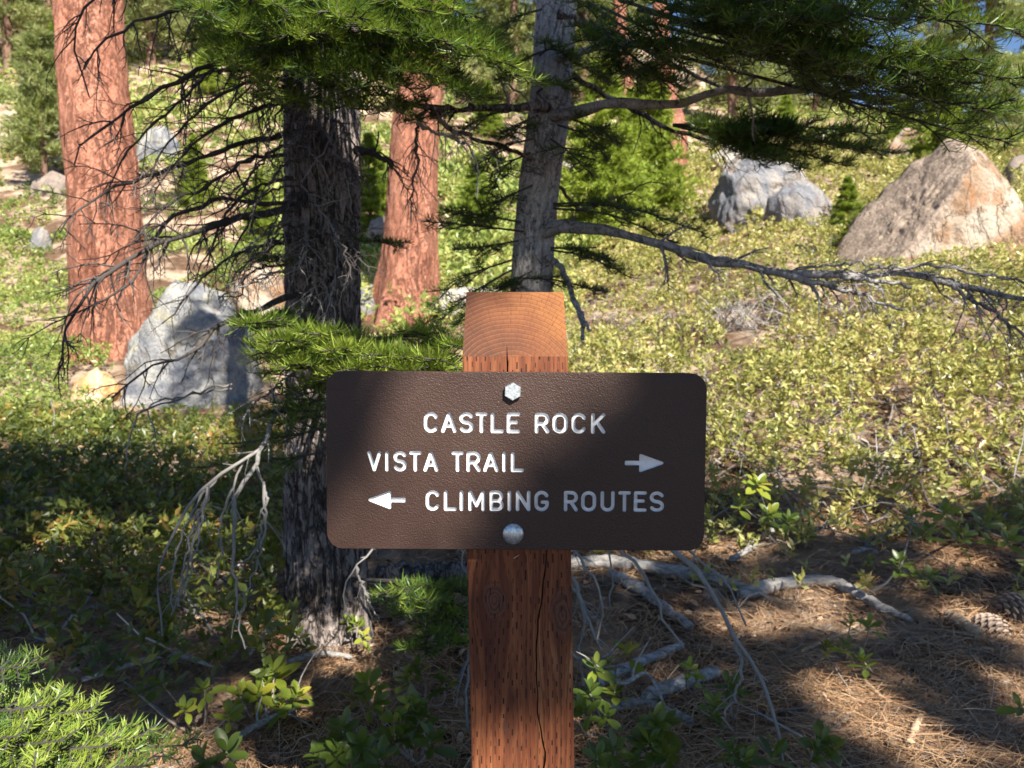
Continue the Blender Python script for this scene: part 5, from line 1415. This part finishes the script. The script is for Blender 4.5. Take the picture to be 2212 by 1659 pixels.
# ---------------------------------------------------------------- litter on the forest floor
def litter():
    mb = MB()
    for (x0, x1, d0, d1, dens) in [(-250, 2450, 1.25, 2.6, 5200), (-250, 2450, 2.6, 4.2, 3000), (600, 2450, 4.2, 6.5, 900), (-350, 700, 4.2, 8, 200)]:
        p = scatter(x0, x1, d0, d1, dens)
        pat = fbm(np.stack([p[:, 0], p[:, 1], p[:, 0] * 0 + 2], -1) * 1.6, 2)
        p = p[rng.uniform(-1.0, .9, len(p)) < pat + .45]
        n = len(p)
        ang = rng.uniform(0, 6.283, n) * .75 + 2.2 * fbm(p * 1.3 + 4, 2)
        L = rng.uniform(.06, .20, n)
        tilt = rng.normal(.02, .10, n)
        d = np.stack([np.cos(ang), np.sin(ang), tilt], -1)
        s = nrm(np.stack([-np.sin(ang), np.cos(ang), rng.normal(0, .3, n)], -1))
        bow = s * (rng.normal(0, .10, n) * L)[:, None]
        w = s * (rng.uniform(.0014, .0025, n) * np.clip(p[:, 1] / 2.2, 1, 1.9))[:, None] * .5
        a = p + np.array([0, 0, 1.0]) * rng.uniform(.004, .035, n)[:, None] - d * L[:, None] * .5
        a[:, 2] = np.maximum(a[:, 2], ground_z(a[:, 0], a[:, 1]) + .003)
        b = a + d * L[:, None]; b[:, 2] = np.maximum(b[:, 2], ground_z(b[:, 0], b[:, 1]) + .003)
        m = (a + b) / 2 + bow + np.array([0, 0, .004])
        V = np.stack([a - w * .7, a + w * .7, m + w, m - w, b + w * .5, b - w * .5], 1).reshape(-1, 3)
        i = np.arange(n)[:, None] * 6
        F = np.concatenate([i + np.array([[0, 1, 2, 3]]), i + np.array([[3, 2, 4, 5]])])
        mb.add(V, F, np.repeat(np.clip(.5 + .3 * pat[rng.integers(0, len(pat), n)] + rng.normal(0, .22, n), 0, 1), 6))
    m, t, out = newmat('dry_needle')
    at = N(t, 'ShaderNodeAttribute', None, attribute_name='tint')
    principled(t, out, ramp(t, at.outputs['Fac'], [(0.0, (0.11, 0.060, 0.035)), (0.35, (0.26, 0.145, 0.075)), (0.7, (0.44, 0.27, 0.14)), (1.0, (0.56, 0.42, 0.28))]), 0.55, None, 0.35)
    tag(mb.build('needle_litter', m, smooth=False), 'dry tan pine needles strewn over the forest floor', kind='stuff')
    # crumbs of bark, cone scales and dead leaves
    mb = MB()
    p = np.concatenate([scatter(-250, 2450, 1.25, 3.0, 420), scatter(-250, 2450, 3.0, 6.0, 200)])
    n = len(p)
    az = rng.uniform(0, 6.283, n)
    leaves(mb, p + np.array([0, 0, .012]), np.stack([np.cos(az), np.sin(az), rng.normal(.15, .3, n)], -1), rng.uniform(.014, .045, n), .5, rng.uniform(0, 1, n), .4, False)
    m, t, out = newmat('bark_crumb')
    at = N(t, 'ShaderNodeAttribute', None, attribute_name='tint')
    principled(t, out, ramp(t, at.outputs['Fac'], [(0.0, (0.06, 0.035, 0.025)), (0.5, (0.20, 0.12, 0.08)), (0.85, (0.42, 0.28, 0.18)), (1.0, (0.55, 0.45, 0.35))]), 0.8, None, 0.2)
    tag(mb.build('bark_litter', m, smooth=False), 'bark crumbs and dead leaves between the dry needles', kind='stuff')
    mb = MB()
    q = np.concatenate([scatter(1150, 2400, 1.3, 4.2, 26), scatter(-200, 1100, 1.3, 3.4, 18)])
    az = rng.uniform(0, 6.283, len(q))
    PT = grow(q + np.array([0, 0, .015]), np.stack([np.cos(az), np.sin(az), rng.normal(.08, .08, len(q))], -1), rng.uniform(.06, .30, len(q)), 7, .0, .16)
    g = ground_z(PT[..., 0].ravel(), PT[..., 1].ravel()).reshape(PT.shape[:2])
    PT[..., 2] = np.maximum(PT[..., 2], g + .006)
    tubes(mb, PT, (rng.uniform(.0015, .0045, len(q)))[:, None] * np.linspace(1, .5, 7)[None], 5, rng.uniform(.2, .9, len(q)))
    tag(mb.build('twig_litter', M_GREYTWIG), 'small broken grey twigs strewn over the forest floor', kind='stuff')
litter()

# ---------------------------------------------------------------- fallen wood
M_LOG = plain_mat('weathered_wood', [(0.28, (0.09, 0.082, 0.076)), (0.5, (0.28, 0.265, 0.25)), (0.72, (0.46, 0.44, 0.415))], 16, 0.85, (1, 5, 5), 0.5, 0.006)
M_TANWOOD = plain_mat('tan_wood', [(0.25, (0.20, 0.13, 0.08)), (0.5, (0.40, 0.29, 0.19)), (0.75, (0.56, 0.44, 0.32))], 22, 0.85, (1, 5, 5), 0.4, 0.004)
def stick(name, pts, r, label, mat=None, z=.02, n=10, lump=.08, cat='branch', twigs=0):
    c = []
    for q in pts:
        p = PZ(q[0], q[1], (q[2] if len(q) > 2 else z))
        g = ground_z(p[0], p[1])[0]
        p[2] = max(p[2], g + (q[2] if len(q) > 2 else z))
        c.append(p)
    M = 44
    ax = smooth_path(c, M)
    ax[1:-1] += rng.normal(0, .06, (M - 2, 1)) * max(r) * np.array([1, 1, .6])
    rad = np.interp(np.linspace(0, 1, M), np.linspace(0, 1, len(r)), r)
    rad = rad * .78 * (1 + lump * rng.normal(0, 1, M)); rad[0] *= .8; rad[-1] *= .7
    mb = MB(); n = 16; tubes(mb, ax, rad, n, .5)
    V = mb.V[0].reshape(M, n, 3)                      # split, ridged, half-peeled surface and ragged ends
    off = V - ax[:, None]
    th = np.arange(n)[None, :] / n * 6.283; sl = np.linspace(0, 1, M)[:, None]
    q = np.stack(np.broadcast_arrays(np.cos(th) * 1.6, np.sin(th) * 1.6, sl * 3.0 * len(pts)), -1).reshape(-1, 3) + ax[0] * 7
    k = 1 + .16 * fbm(q, 3).reshape(M, n) - .22 * np.clip(np.abs(fbm(q * np.array([2.5, 2.5, .6]) + 5, 2)).reshape(M, n) * -6 + .8, 0, 1)
    V[:] = ax[:, None] + off * k[..., None]
    T0, T1 = nrm(ax[1] - ax[0]), nrm(ax[-1] - ax[-2])
    V[0] -= T0 * rng.uniform(-.5, 1.0, (n, 1)) * rad[0]; V[-1] += T1 * rng.uniform(-.5, 1.4, (n, 1)) * rad[-1]
    mb.V[1][:] = V[0]; mb.V[2][:] = V[-1]
    if twigs:
        p, tg, k, s = along(ax[None], twigs, .1, .95)
        PT = grow(p, nrm(tg * .5 + perp(tg) + np.array([0, 0, .5])), rng.uniform(.05, .2, twigs), 6, .05, .15)
        tubes(mb, PT, np.linspace(.004, .0015, 6)[None], 5, .6)
    o = mb.build(name, mat or M_LOG)
    tag(o, label, cat)
stick('fallen_branch', [(1180, 1228), (1330, 1240), (1430, 1256), (1530, 1272), (1604, 1290)], [.046, .042, .038, .036, .030], 'long weathered grey fallen branch lying behind the post', z=.04)
stick('fallen_branch', [(1598, 1304), (1690, 1286), (1790, 1287), (1850, 1312), (1900, 1340), (1968, 1370)], [.034, .038, .034, .030, .024, .012], 'bent grey fallen branch pointing down the slope toward the pine cones', z=.035)
stick('fallen_branch', [(1320, 1262), (1380, 1290), (1440, 1330), (1490, 1362)], [.030, .032, .026, .022], 'grey log lying under the end of the long fallen branch', z=.02)
stick('fallen_branch', [(1290, 1478), (1360, 1440), (1430, 1412), (1474, 1392)], [.022, .024, .022, .018], 'crooked grey stick leaning up beside the leafy sprig by the post', z=.03)
stick('fallen_branch', [(1395, 1500), (1450, 1482), (1500, 1466), (1548, 1452)], [.026, .027, .026, .024], 'short sawn-looking grey stick with a blunt end by the hanging twig', z=.035)
stick('fallen_branch', [(1300, 1535), (1370, 1520), (1440, 1535), (1490, 1560)], [.02, .024, .02, .016], 'grey stick half buried under the leafy shrubs by the post', z=.01)
stick('fallen_branch', [(1230, 1410, .10), (1290, 1450, .16), (1345, 1475, .18), (1395, 1455, .16), (1430, 1510, .10), (1440, 1545, .04)], [.006, .008, .008, .008, .006, .003], 'thin crooked grey twig arching over the sticks by the post', z=.08, lump=.12, twigs=5)
stick('fallen_branch', [(1580, 1236), (1612, 1220), (1640, 1200), (1668, 1180, .12)], [.018, .02, .018, .02], 'broken splintered grey branch end sticking up beyond the log', z=.04, twigs=5)
stick('fallen_branch', [(1902, 1588), (1925, 1625), (1975, 1645), (2040, 1652), (2085, 1625), (2104, 1570)], [.006, .010, .013, .015, .017, .017], 'curved dark stick lying in dry needles at the bottom edge', M_DARKBARK, z=.01)
stick('fallen_branch', [(1962, 1622), (1975, 1590), (1990, 1560)], [.010, .012, .011], 'short pale stick standing off the curved stick', M_TANWOOD, z=.02)
stick('bark_piece', [(2048, 1356), (2080, 1376), (2112, 1398)], [.026, .032, .022], 'tan split piece of wood beside the pine cones', M_TANWOOD, z=.03, cat='wood piece')
stick('fallen_branch', [(1838, 1242), (1865, 1240), (1892, 1243)], [.014, .02, .014], 'short dark grey stick beside the brown stone', z=.02)
stick('fallen_branch', [(1730, 1420), (1790, 1400), (1850, 1372), (1890, 1350)], [.008, .010, .008, .006], 'thin tan stick lying across the needles below the bent branch', M_TANWOOD, z=.02)
stick('fallen_branch', [(1865, 1488), (1895, 1515), (1920, 1535)], [.007, .009, .006], 'pale peeled stick on the sunlit needle patch', M_TANWOOD, z=.02)
stick('fallen_branch', [(600, 1440), (640, 1425), (700, 1412), (760, 1420)], [.012, .016, .014, .010], 'pale root-like stick at the foot of the dark trunk', z=.03)
stick('fallen_branch', [(480, 1618), (540, 1575), (600, 1545), (640, 1530)], [.008, .011, .012, .010], 'grey stick under the bright leafy shrub', z=.04, twigs=6)
stick('fallen_branch', [(530, 1420), (580, 1370), (640, 1315)], [.012, .014, .014], 'dark straight stick leaning at the dark trunk', z=.06)
stick('fallen_branch', [(180, 1470), (280, 1440), (370, 1420), (460, 1440)], [.010, .013, .012, .008], 'grey stick lying in the shaded shrubs near the fir sapling', z=.05)
stick('fallen_branch', [(130, 1245), (190, 1232), (260, 1215), (330, 1200)], [.006, .010, .010, .006], 'bleached twig lying in the shaded undergrowth', M_GREYTWIG, z=.12, twigs=10)
stick('fallen_log', [(820, 1240), (900, 1240), (960, 1238), (1010, 1236)], [.055, .06, .055, .05], 'dark log lying in the shade behind the post', M_DARKBARK, z=.05, cat='log')
p = PZ(1915, 1285, .03)
rock('rock', p, (.095, .085, .075), [(-.2, -.5, .8, .7), (.6, -.4, .6, .8)], M_BROWN_ROCK, 'brown crumbly stone beyond the bent fallen branch', 71, 'rock', rough=.13, ico=ICO3)
p = PZ(1536, 1298, .03)
rock('rock', p, (.055, .05, .06), [(-.2, -.5, .8, .7)], M_BROWN_ROCK, 'reddish brown lump of rotten wood beside the crossing log', 72, 'rock', rough=.13, ico=ICO3)

# ---------------------------------------------------------------- pine cones
M_CONE = plain_mat('cone_scale', [(0.2, (0.035, 0.024, 0.018)), (0.5, (0.12, 0.082, 0.062)), (0.8, (0.30, 0.235, 0.19))], 60, attr=True)
def cone(x, y, L, R, az, tilt, label):
    c = PZ(x, y, R * .8)
    root = empty('pine_cone', (c[0], c[1], c[2] - R * .8), label, 'pine cone', 'fallen pine cones')
    a = np.array([math.cos(az) * math.cos(tilt), math.sin(az) * math.cos(tilt), math.sin(tilt)])
    ref = np.array([0, 0, 1.0]); S = nrm(np.cross(a, ref)); U = np.cross(S, a)
    core = MB(); t = np.linspace(0, 1, 10)
    tubes(core, c + a * ((t - .5) * L)[:, None], R * .45 * np.sin(np.clip(t, .03, .97) * math.pi) ** .6, 10, .1)
    core.build('core', M_CONE, root)
    mb = MB(); n = 130
    k = np.arange(n); tt = (k + .5) / n; th = k * 2.39996
    rr = R * np.sin(np.clip(tt * .96 + .04, 0, 1) ** .8 * math.pi) ** .7
    rad = S[None] * np.cos(th)[:, None] + U[None] * np.sin(th)[:, None]
    tan = np.cross(a[None], rad)
    p0 = c + a * ((tt - .5) * L * .95)[:, None] + rad * (rr * .3)[:, None]
    d = nrm(rad + a * (.35 + .8 * (tt - .5))[:, None])
    ln = (rr * .75 + .004)[:, None]; w = tan * (.0085 + rr * .11)[:, None]
    nn = np.cross(d, tan)
    tipc = p0 + d * ln
    V = np.stack([p0 - w * .35, p0 + w * .35, tipc + w, tipc - w, tipc + nn * .004 + d * .004, tipc - nn * .005 + w * .8, tipc - nn * .005 - w * .8], 1)
    b = np.arange(n)[:, None] * 7
    for f in ([0, 1, 2, 3], [3, 2, 5, 6]): 
        mb.add(V.reshape(-1, 3), b + np.array([f]), np.tile([.15, .15, .9, .9, 1, .7, .7], n))
    mb.add(V.reshape(-1, 3), b + np.array([[3, 2, 4]]), np.tile([.15, .15, .9, .9, 1, .7, .7], n))
    tag(mb.build('scales', M_CONE, root, smooth=False), kind='stuff')
cone(2138, 1366, .13, .062, 1.9, .5, 'dark open pine cone turned toward the split piece of wood')
cone(2186, 1322, .16, .070, .5, .1, 'paler pine cone lying behind the dark open one')

# ---------------------------------------------------------------- leafy shrubs by the post
def leaf_proto(tint, bend, fold, wid):
    n = 7
    t = np.linspace(0, 1, n)
    w = wid * 1.15 * np.sin(np.pi * t ** 1.2) ** .68 * .5 + .012 * (t < .02)
    z = -bend * t ** 2
    V = []
    for i in range(n):
        V += [(t[i], -w[i], z[i] + fold * w[i]), (t[i], 0, z[i]), (t[i], w[i], z[i] + fold * w[i])]
    F = []
    for i in range(n - 1):
        for j in (0, 1):
            F.append((i * 3 + j, i * 3 + j + 1, (i + 1) * 3 + j + 1, (i + 1) * 3 + j))
    mb = MB(); mb.add(V, F, tint)
    return mb.mesh('leaf', M_LEAF)
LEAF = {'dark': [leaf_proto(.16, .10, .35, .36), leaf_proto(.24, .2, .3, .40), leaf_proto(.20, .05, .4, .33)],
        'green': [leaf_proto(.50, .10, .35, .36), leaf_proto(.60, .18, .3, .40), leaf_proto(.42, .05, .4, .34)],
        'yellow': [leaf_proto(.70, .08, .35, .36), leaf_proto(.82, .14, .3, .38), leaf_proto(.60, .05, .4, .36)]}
M_STEM = plain_mat('shrub_stem', [(0.3, (0.16, 0.13, 0.11)), (0.6, (0.34, 0.29, 0.25)), (0.8, (0.48, 0.43, 0.39))], 60)

def shrub(label, base, ros, group='leafy shrubs round the sign post'):
    b = PZ(base[0], base[1], 0.0); b[2] = ground_z(b[0], b[1])[0]
    root = empty('leafy_shrub', b, label, 'shrub', group)
    st = MB()
    for (x, y, h, n, size, tone) in ros:
        c = PZ(x, y, h + b[2])
        mid = b * .45 + c * .55 + np.array([rng.normal(0, .02), rng.normal(0, .02), -.02])
        tubes(st, smooth_path([b + np.array([rng.normal(0, .01), rng.normal(0, .01), -.01]), mid, c], 9), np.linspace(.0042, .0022, 9), 6)
        ax = nrm(np.array([rng.normal(0, .3), -.35 + rng.normal(0, .25), 1.0]))
        a0 = rng.uniform(0, 6.28)
        s = perp(ax[None])[0]; u = np.cross(ax, s)
        for k in range(n):
            th = a0 + k * 2.39996
            f = k / max(n - 1, 1)
            el = .05 + 1.0 * f + rng.normal(0, .14)
            d = nrm((s * math.cos(th) + u * math.sin(th)) * math.cos(el) + ax * math.sin(el))
            p = c + ax * (f - .75) * size * .55
            zx = nrm(ax - d * (ax @ d) + rng.normal(0, .18, 3)); yx = nrm(np.cross(zx, d)); zx = np.cross(d, yx)
            sc = size * 1.02 * rng.uniform(.75, 1.12) * (1 - .35 * f)
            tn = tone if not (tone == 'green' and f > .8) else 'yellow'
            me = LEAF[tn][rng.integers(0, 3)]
            o = bpy.data.objects.new('leaf', me); COL.objects.link(o); o.parent = root
            Mx = Matrix(((d[0], yx[0], zx[0]), (d[1], yx[1], zx[1]), (d[2], yx[2], zx[2]))).to_4x4()
            o.matrix_local = Matrix.Translation(Vector(p - b)) @ Mx @ Matrix.Scale(sc, 4)
    st.build('stem', M_STEM, root)
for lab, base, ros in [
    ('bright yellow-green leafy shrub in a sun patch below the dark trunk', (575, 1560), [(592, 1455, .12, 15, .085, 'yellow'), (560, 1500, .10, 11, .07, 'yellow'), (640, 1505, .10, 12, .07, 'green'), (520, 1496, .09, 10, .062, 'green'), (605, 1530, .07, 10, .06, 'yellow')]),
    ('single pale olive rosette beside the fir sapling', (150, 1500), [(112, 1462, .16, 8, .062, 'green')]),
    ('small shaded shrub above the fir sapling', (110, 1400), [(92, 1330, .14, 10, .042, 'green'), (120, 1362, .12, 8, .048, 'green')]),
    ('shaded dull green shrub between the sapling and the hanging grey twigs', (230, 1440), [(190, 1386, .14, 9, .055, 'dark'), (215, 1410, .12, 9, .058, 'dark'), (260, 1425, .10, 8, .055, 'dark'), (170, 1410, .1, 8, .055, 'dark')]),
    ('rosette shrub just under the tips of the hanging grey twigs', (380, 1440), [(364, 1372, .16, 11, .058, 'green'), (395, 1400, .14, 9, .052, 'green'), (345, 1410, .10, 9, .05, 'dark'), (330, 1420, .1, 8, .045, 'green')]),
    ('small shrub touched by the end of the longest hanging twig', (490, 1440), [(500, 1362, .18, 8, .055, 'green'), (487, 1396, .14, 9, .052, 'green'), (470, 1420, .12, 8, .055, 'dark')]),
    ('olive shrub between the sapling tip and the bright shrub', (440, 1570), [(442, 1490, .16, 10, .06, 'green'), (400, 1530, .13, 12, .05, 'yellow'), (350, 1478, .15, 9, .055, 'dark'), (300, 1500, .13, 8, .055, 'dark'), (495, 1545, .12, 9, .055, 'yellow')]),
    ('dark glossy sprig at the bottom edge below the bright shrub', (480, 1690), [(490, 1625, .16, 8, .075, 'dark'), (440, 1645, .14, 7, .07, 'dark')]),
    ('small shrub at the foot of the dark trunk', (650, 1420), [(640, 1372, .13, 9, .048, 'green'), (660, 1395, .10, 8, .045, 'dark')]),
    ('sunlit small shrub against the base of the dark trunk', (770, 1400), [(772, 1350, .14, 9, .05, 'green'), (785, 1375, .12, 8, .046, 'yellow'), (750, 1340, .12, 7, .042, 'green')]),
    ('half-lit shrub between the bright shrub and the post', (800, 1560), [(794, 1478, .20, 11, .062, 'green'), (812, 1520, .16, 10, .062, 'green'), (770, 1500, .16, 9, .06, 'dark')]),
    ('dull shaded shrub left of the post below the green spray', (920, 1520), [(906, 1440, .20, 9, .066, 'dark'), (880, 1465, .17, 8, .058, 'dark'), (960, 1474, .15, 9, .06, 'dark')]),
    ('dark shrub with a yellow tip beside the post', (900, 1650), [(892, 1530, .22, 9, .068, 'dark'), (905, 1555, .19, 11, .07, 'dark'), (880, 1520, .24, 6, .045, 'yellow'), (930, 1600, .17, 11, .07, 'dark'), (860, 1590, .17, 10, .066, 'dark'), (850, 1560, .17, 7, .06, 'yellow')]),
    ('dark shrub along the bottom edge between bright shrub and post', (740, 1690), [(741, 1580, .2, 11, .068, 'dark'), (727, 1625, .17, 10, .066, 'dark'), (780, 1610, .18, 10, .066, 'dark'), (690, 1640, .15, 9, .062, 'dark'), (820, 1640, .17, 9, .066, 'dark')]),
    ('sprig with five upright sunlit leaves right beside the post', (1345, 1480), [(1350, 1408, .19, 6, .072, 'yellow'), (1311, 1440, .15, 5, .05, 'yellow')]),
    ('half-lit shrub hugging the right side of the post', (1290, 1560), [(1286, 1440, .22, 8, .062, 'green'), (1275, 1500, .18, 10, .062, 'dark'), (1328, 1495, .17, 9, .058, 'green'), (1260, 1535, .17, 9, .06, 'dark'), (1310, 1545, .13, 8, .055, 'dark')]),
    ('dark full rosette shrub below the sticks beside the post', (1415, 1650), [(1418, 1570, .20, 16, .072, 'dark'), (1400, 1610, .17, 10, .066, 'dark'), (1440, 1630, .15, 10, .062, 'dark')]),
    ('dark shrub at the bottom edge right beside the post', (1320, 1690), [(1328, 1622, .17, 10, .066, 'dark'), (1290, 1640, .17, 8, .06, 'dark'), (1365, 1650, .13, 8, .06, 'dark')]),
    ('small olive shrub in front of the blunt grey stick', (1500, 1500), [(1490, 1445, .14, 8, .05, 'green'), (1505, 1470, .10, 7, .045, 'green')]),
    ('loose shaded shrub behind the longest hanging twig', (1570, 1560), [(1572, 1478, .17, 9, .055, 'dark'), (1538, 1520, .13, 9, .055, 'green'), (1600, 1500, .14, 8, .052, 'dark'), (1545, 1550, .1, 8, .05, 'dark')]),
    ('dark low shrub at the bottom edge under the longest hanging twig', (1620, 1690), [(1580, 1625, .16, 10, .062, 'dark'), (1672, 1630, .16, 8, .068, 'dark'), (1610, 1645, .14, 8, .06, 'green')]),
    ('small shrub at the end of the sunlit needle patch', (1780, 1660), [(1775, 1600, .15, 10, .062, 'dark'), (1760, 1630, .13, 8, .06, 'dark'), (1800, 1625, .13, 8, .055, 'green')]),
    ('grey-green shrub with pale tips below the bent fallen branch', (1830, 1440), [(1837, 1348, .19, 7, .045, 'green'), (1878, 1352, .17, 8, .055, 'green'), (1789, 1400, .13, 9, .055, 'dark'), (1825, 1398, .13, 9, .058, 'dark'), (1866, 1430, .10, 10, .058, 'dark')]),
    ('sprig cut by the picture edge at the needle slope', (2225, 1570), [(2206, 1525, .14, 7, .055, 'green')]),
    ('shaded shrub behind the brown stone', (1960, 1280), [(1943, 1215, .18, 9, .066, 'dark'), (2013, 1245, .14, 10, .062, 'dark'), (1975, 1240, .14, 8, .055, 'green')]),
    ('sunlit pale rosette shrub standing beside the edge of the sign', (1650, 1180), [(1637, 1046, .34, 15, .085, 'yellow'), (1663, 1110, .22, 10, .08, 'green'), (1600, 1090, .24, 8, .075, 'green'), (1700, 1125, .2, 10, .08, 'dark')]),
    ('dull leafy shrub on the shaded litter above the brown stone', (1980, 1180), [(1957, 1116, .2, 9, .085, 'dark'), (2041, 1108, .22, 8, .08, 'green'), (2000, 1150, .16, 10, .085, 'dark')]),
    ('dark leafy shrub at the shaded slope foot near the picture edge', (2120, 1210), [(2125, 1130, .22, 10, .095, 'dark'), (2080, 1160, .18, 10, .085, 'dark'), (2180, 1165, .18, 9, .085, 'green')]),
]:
    shrub(lab, base, ros)
# ---------------------------------------------------------------- unseen fir behind the viewer, crown shaped to shade the sign
def shade_tree():
    global rng
    save = rng; rng = np.random.default_rng(77)
    eu = nrm(np.array([-SUN[1], SUN[0], 0])); eu = eu if eu[0] > 0 else -eu
    ev = np.cross(SUN, eu); ev = ev if ev[2] > 0 else -ev
    uv = lambda p: np.array([p @ eu, p @ ev])
    G = lambda x, y, z=.05: PZ(x, y, z)
    gaps = [  # crown left open here so chosen spots stay sunlit: end, end, half width
        (P(1060, 835, .96), P(1340, 820, .96), .028), (P(940, 960, .96), P(1140, 890, .96), .046), (P(850, 1070, .96), P(1010, 1040, .96), .038), (P(800, 1150, .96), P(980, 1165, .96), .022),
        (P(1130, 790, 1.0), P(1170, 660, 1.05), .04), (P(1150, 1490, .98), P(1190, 1720, .98), .055), (P(1120, 1560, .98), P(1110, 1700, .98), .035), (P(1012, 1215, .98), P(1050, 1225, .98), .012),
        (P(560, 700, 1.68), P(980, 765, 1.6), .10), (P(430, 15, 1.6), P(900, 10, 1.6), .13), (P(900, 60, 1.65), P(1128, 170, 1.75), .08), (P(430, -60, 1.6), P(1000, -60, 1.6), .18),
        (P(1700, 70, 1.8), P(1720, 60, 1.8), .03), (P(1850, 140, 1.7), P(1900, 160, 1.7), .03), (P(1560, 125, 1.95), P(1540, 115, 1.95), .03), (P(2010, 150, 1.7), P(2170, 200, 1.68), .055), (P(1950, 0, 1.6), P(2000, 50, 1.65), .04), (P(40, 1560, 1.35), P(270, 1570, 1.38), .11), (P(70, 1420, 1.42), P(60, 1430, 1.42), .03),
        (P(815, 1290, 1.93), P(920, 1345, 1.93), .045), (G(560, 1475, .12), G(650, 1510, .10), .085), (G(560, 1620), G(660, 1640), .07), 
        (G(1840, 1510), G(1960, 1600), .10), (G(2080, 1340), G(2200, 1380), .09), (G(1680, 1330), G(1800, 1345), .06), (G(1700, 1290), G(1780, 1292), .045), (P(1350, 1410, 1.95), P(1310, 1450, 1.95), .05),
        (P(1637, 1046, 3.2), P(1640, 1060, 3.2), .05), (G(790, 1440), G(830, 1405), .05), (G(1560, 1345), G(1620, 1340), .05), (P(772, 1350, 2.4), P(775, 1370, 2.4), .03),
        (G(1320, 1545), G(1500, 1610), .05), (P(690, 620, 2.65), P(680, 690, 2.65), .05), (P(1640, 1480, 1.77), P(1690, 1640, 1.75), .04),
        (G(280, 1210, .1), G(320, 1200, .1), .02), (P(400, 1540, 1.9), P(500, 1550, 1.9), .04), (P(1250, 560, 2.3), P(1240, 540, 2.3), .02), (G(1900, 1130), G(2200, 1080), .10)]
    A = np.array([uv(a) for a, b, r in gaps]); B = np.array([uv(b) for a, b, r in gaps]); Rg = np.array([r for a, b, r in gaps])
    def gapdist(q, first=None):
        best = np.full(len(q), 9.0)
        for a, b, r in list(zip(A, B, Rg))[:first]:
            ab = b - a
            t = np.clip(((q - a) @ ab) / max(ab @ ab, 1e-9), 0, 1)
            best = np.minimum(best, np.linalg.norm(q - a - t[:, None] * ab, axis=1) - r)
        return best
    n = 30000
    q = np.stack([rng.uniform(-2.6, 5.0, n), rng.uniform(-.9, 4.6, n)], -1)
    q[:900] = np.stack([rng.uniform(.0, .85, 900), rng.uniform(1.0, 1.6, 900)], -1)      # extra tufts added to deepen the shade on the sign
    wob = .45 * fbm(np.concatenate([q * 1.2, np.zeros((n, 1))], 1), 3)
    edge = 3.72 - .43 * q[:, 0] + wob
    zones = [(P(1400, 1200, .96), P(1530, 1190, .96), .05), (P(1290, 1180, .96), P(1400, 1120, .96), .05), (P(1500, 880, .96), P(1250, 1190, .96), .05), (P(1500, 1000, .96), P(1420, 1190, .96), .06), (P(1220, 1150, .96), P(1150, 1330, .96), .035), (P(700, 800, .96), P(770, 830, .96), .03), (P(705, 830, .96), P(725, 960, .96), .025), (P(1040, 1260, .98), P(1200, 1380, .98), .03)]
    own = gapdist(q, 4)
    zd = np.full(n, 9.0)
    for a, b, r in zones:
        a, b = uv(a), uv(b); ab = b - a
        tt = np.clip(((q - a) @ ab) / max(ab @ ab, 1e-9), 0, 1)
        zd = np.minimum(zd, np.linalg.norm(q - a - tt[:, None] * ab, axis=1) - r)
    shut = (zd < 0) & (own > .03)
    keep = (q[:, 1] < edge) & ((gapdist(q) > .045) | shut)
    holes = fbm(np.concatenate([q * 2.6, np.ones((n, 1)) * 4], 1), 3)
    keep &= (holes < .55) | shut
    q = q[keep]
    t = 6.9 + rng.normal(0, .75, len(q)) + .5 * fbm(np.concatenate([q * .9, np.zeros((len(q), 1))], 1), 2)
    Q = q[:, :1] * eu + q[:, 1:] * ev + t[:, None] * SUN
    tq = 1.22 * eu + 1.4 * ev + 6.9 * SUN
    tx, ty = float(tq[0]), float(tq[1])
    base = np.array([tx, ty, ground_z(tx, ty)[0]])
    root = empty('fir_tree', base, 'tall fir outside the picture whose crown shades the sign', 'tree')
    top = float(Q[:, 2].max())
    trunk_mesh([base - np.array([0, 0, .2]), base + np.array([0, 0, 3]), np.array([tx, ty, top])], [.24, .2, .03], 40, 60, .012, .1, (12, 2), 9.0).build('trunk', M_DARKBARK, root)
    cr, lim = MB(), MB()
    ax = nrm(Q - np.array([tx, ty, 0]) * np.array([1, 1, 0]) - np.stack([Q[:, 0] * 0, Q[:, 0] * 0, Q[:, 2] - .2], -1))
    tuft(cr, Q, nrm(ax + np.array([0, 0, -.1])), 9, .15, .033, rng.uniform(.1, .8, len(Q)), 1.3)
    smoothlim = lambda PT: [np.concatenate([l[:-1] + (l[1:] - l[:-1]) * f for f in (0, .25, .5, .75)]) for l in PT]
    pick = Q[rng.choice(len(Q), 260, replace=False)]
    pick = pick[gapdist(np.stack([pick @ eu, pick @ ev], -1)) > .1]
    h = np.clip(pick[:, 2] - .25 * np.hypot(pick[:, 0] - tx, pick[:, 1] - ty), 1.5, top)
    s = np.stack([np.full(len(pick), tx), np.full(len(pick), ty), h], -1)
    f = np.linspace(0, 1, 8)[None, :, None]
    PT = s[:, None] + (pick - s)[:, None] * f + np.array([0, 0, 1.0]) * (.18 * np.sin(f * math.pi))
    clear = np.array([gapdist(np.stack([l @ eu, l @ ev], -1)).min() > .05 for l in smoothlim(PT)])
    PT = PT[clear]
    tubes(lim, PT, np.linspace(.022, .005, 8)[None], 6, .4)
    tag(lim.build('limbs', M_DARKBARK, root), kind='stuff')
    tag(cr.build('crown', M_NEEDLE, root, smooth=False), kind='stuff')
    rng = save
shade_tree()
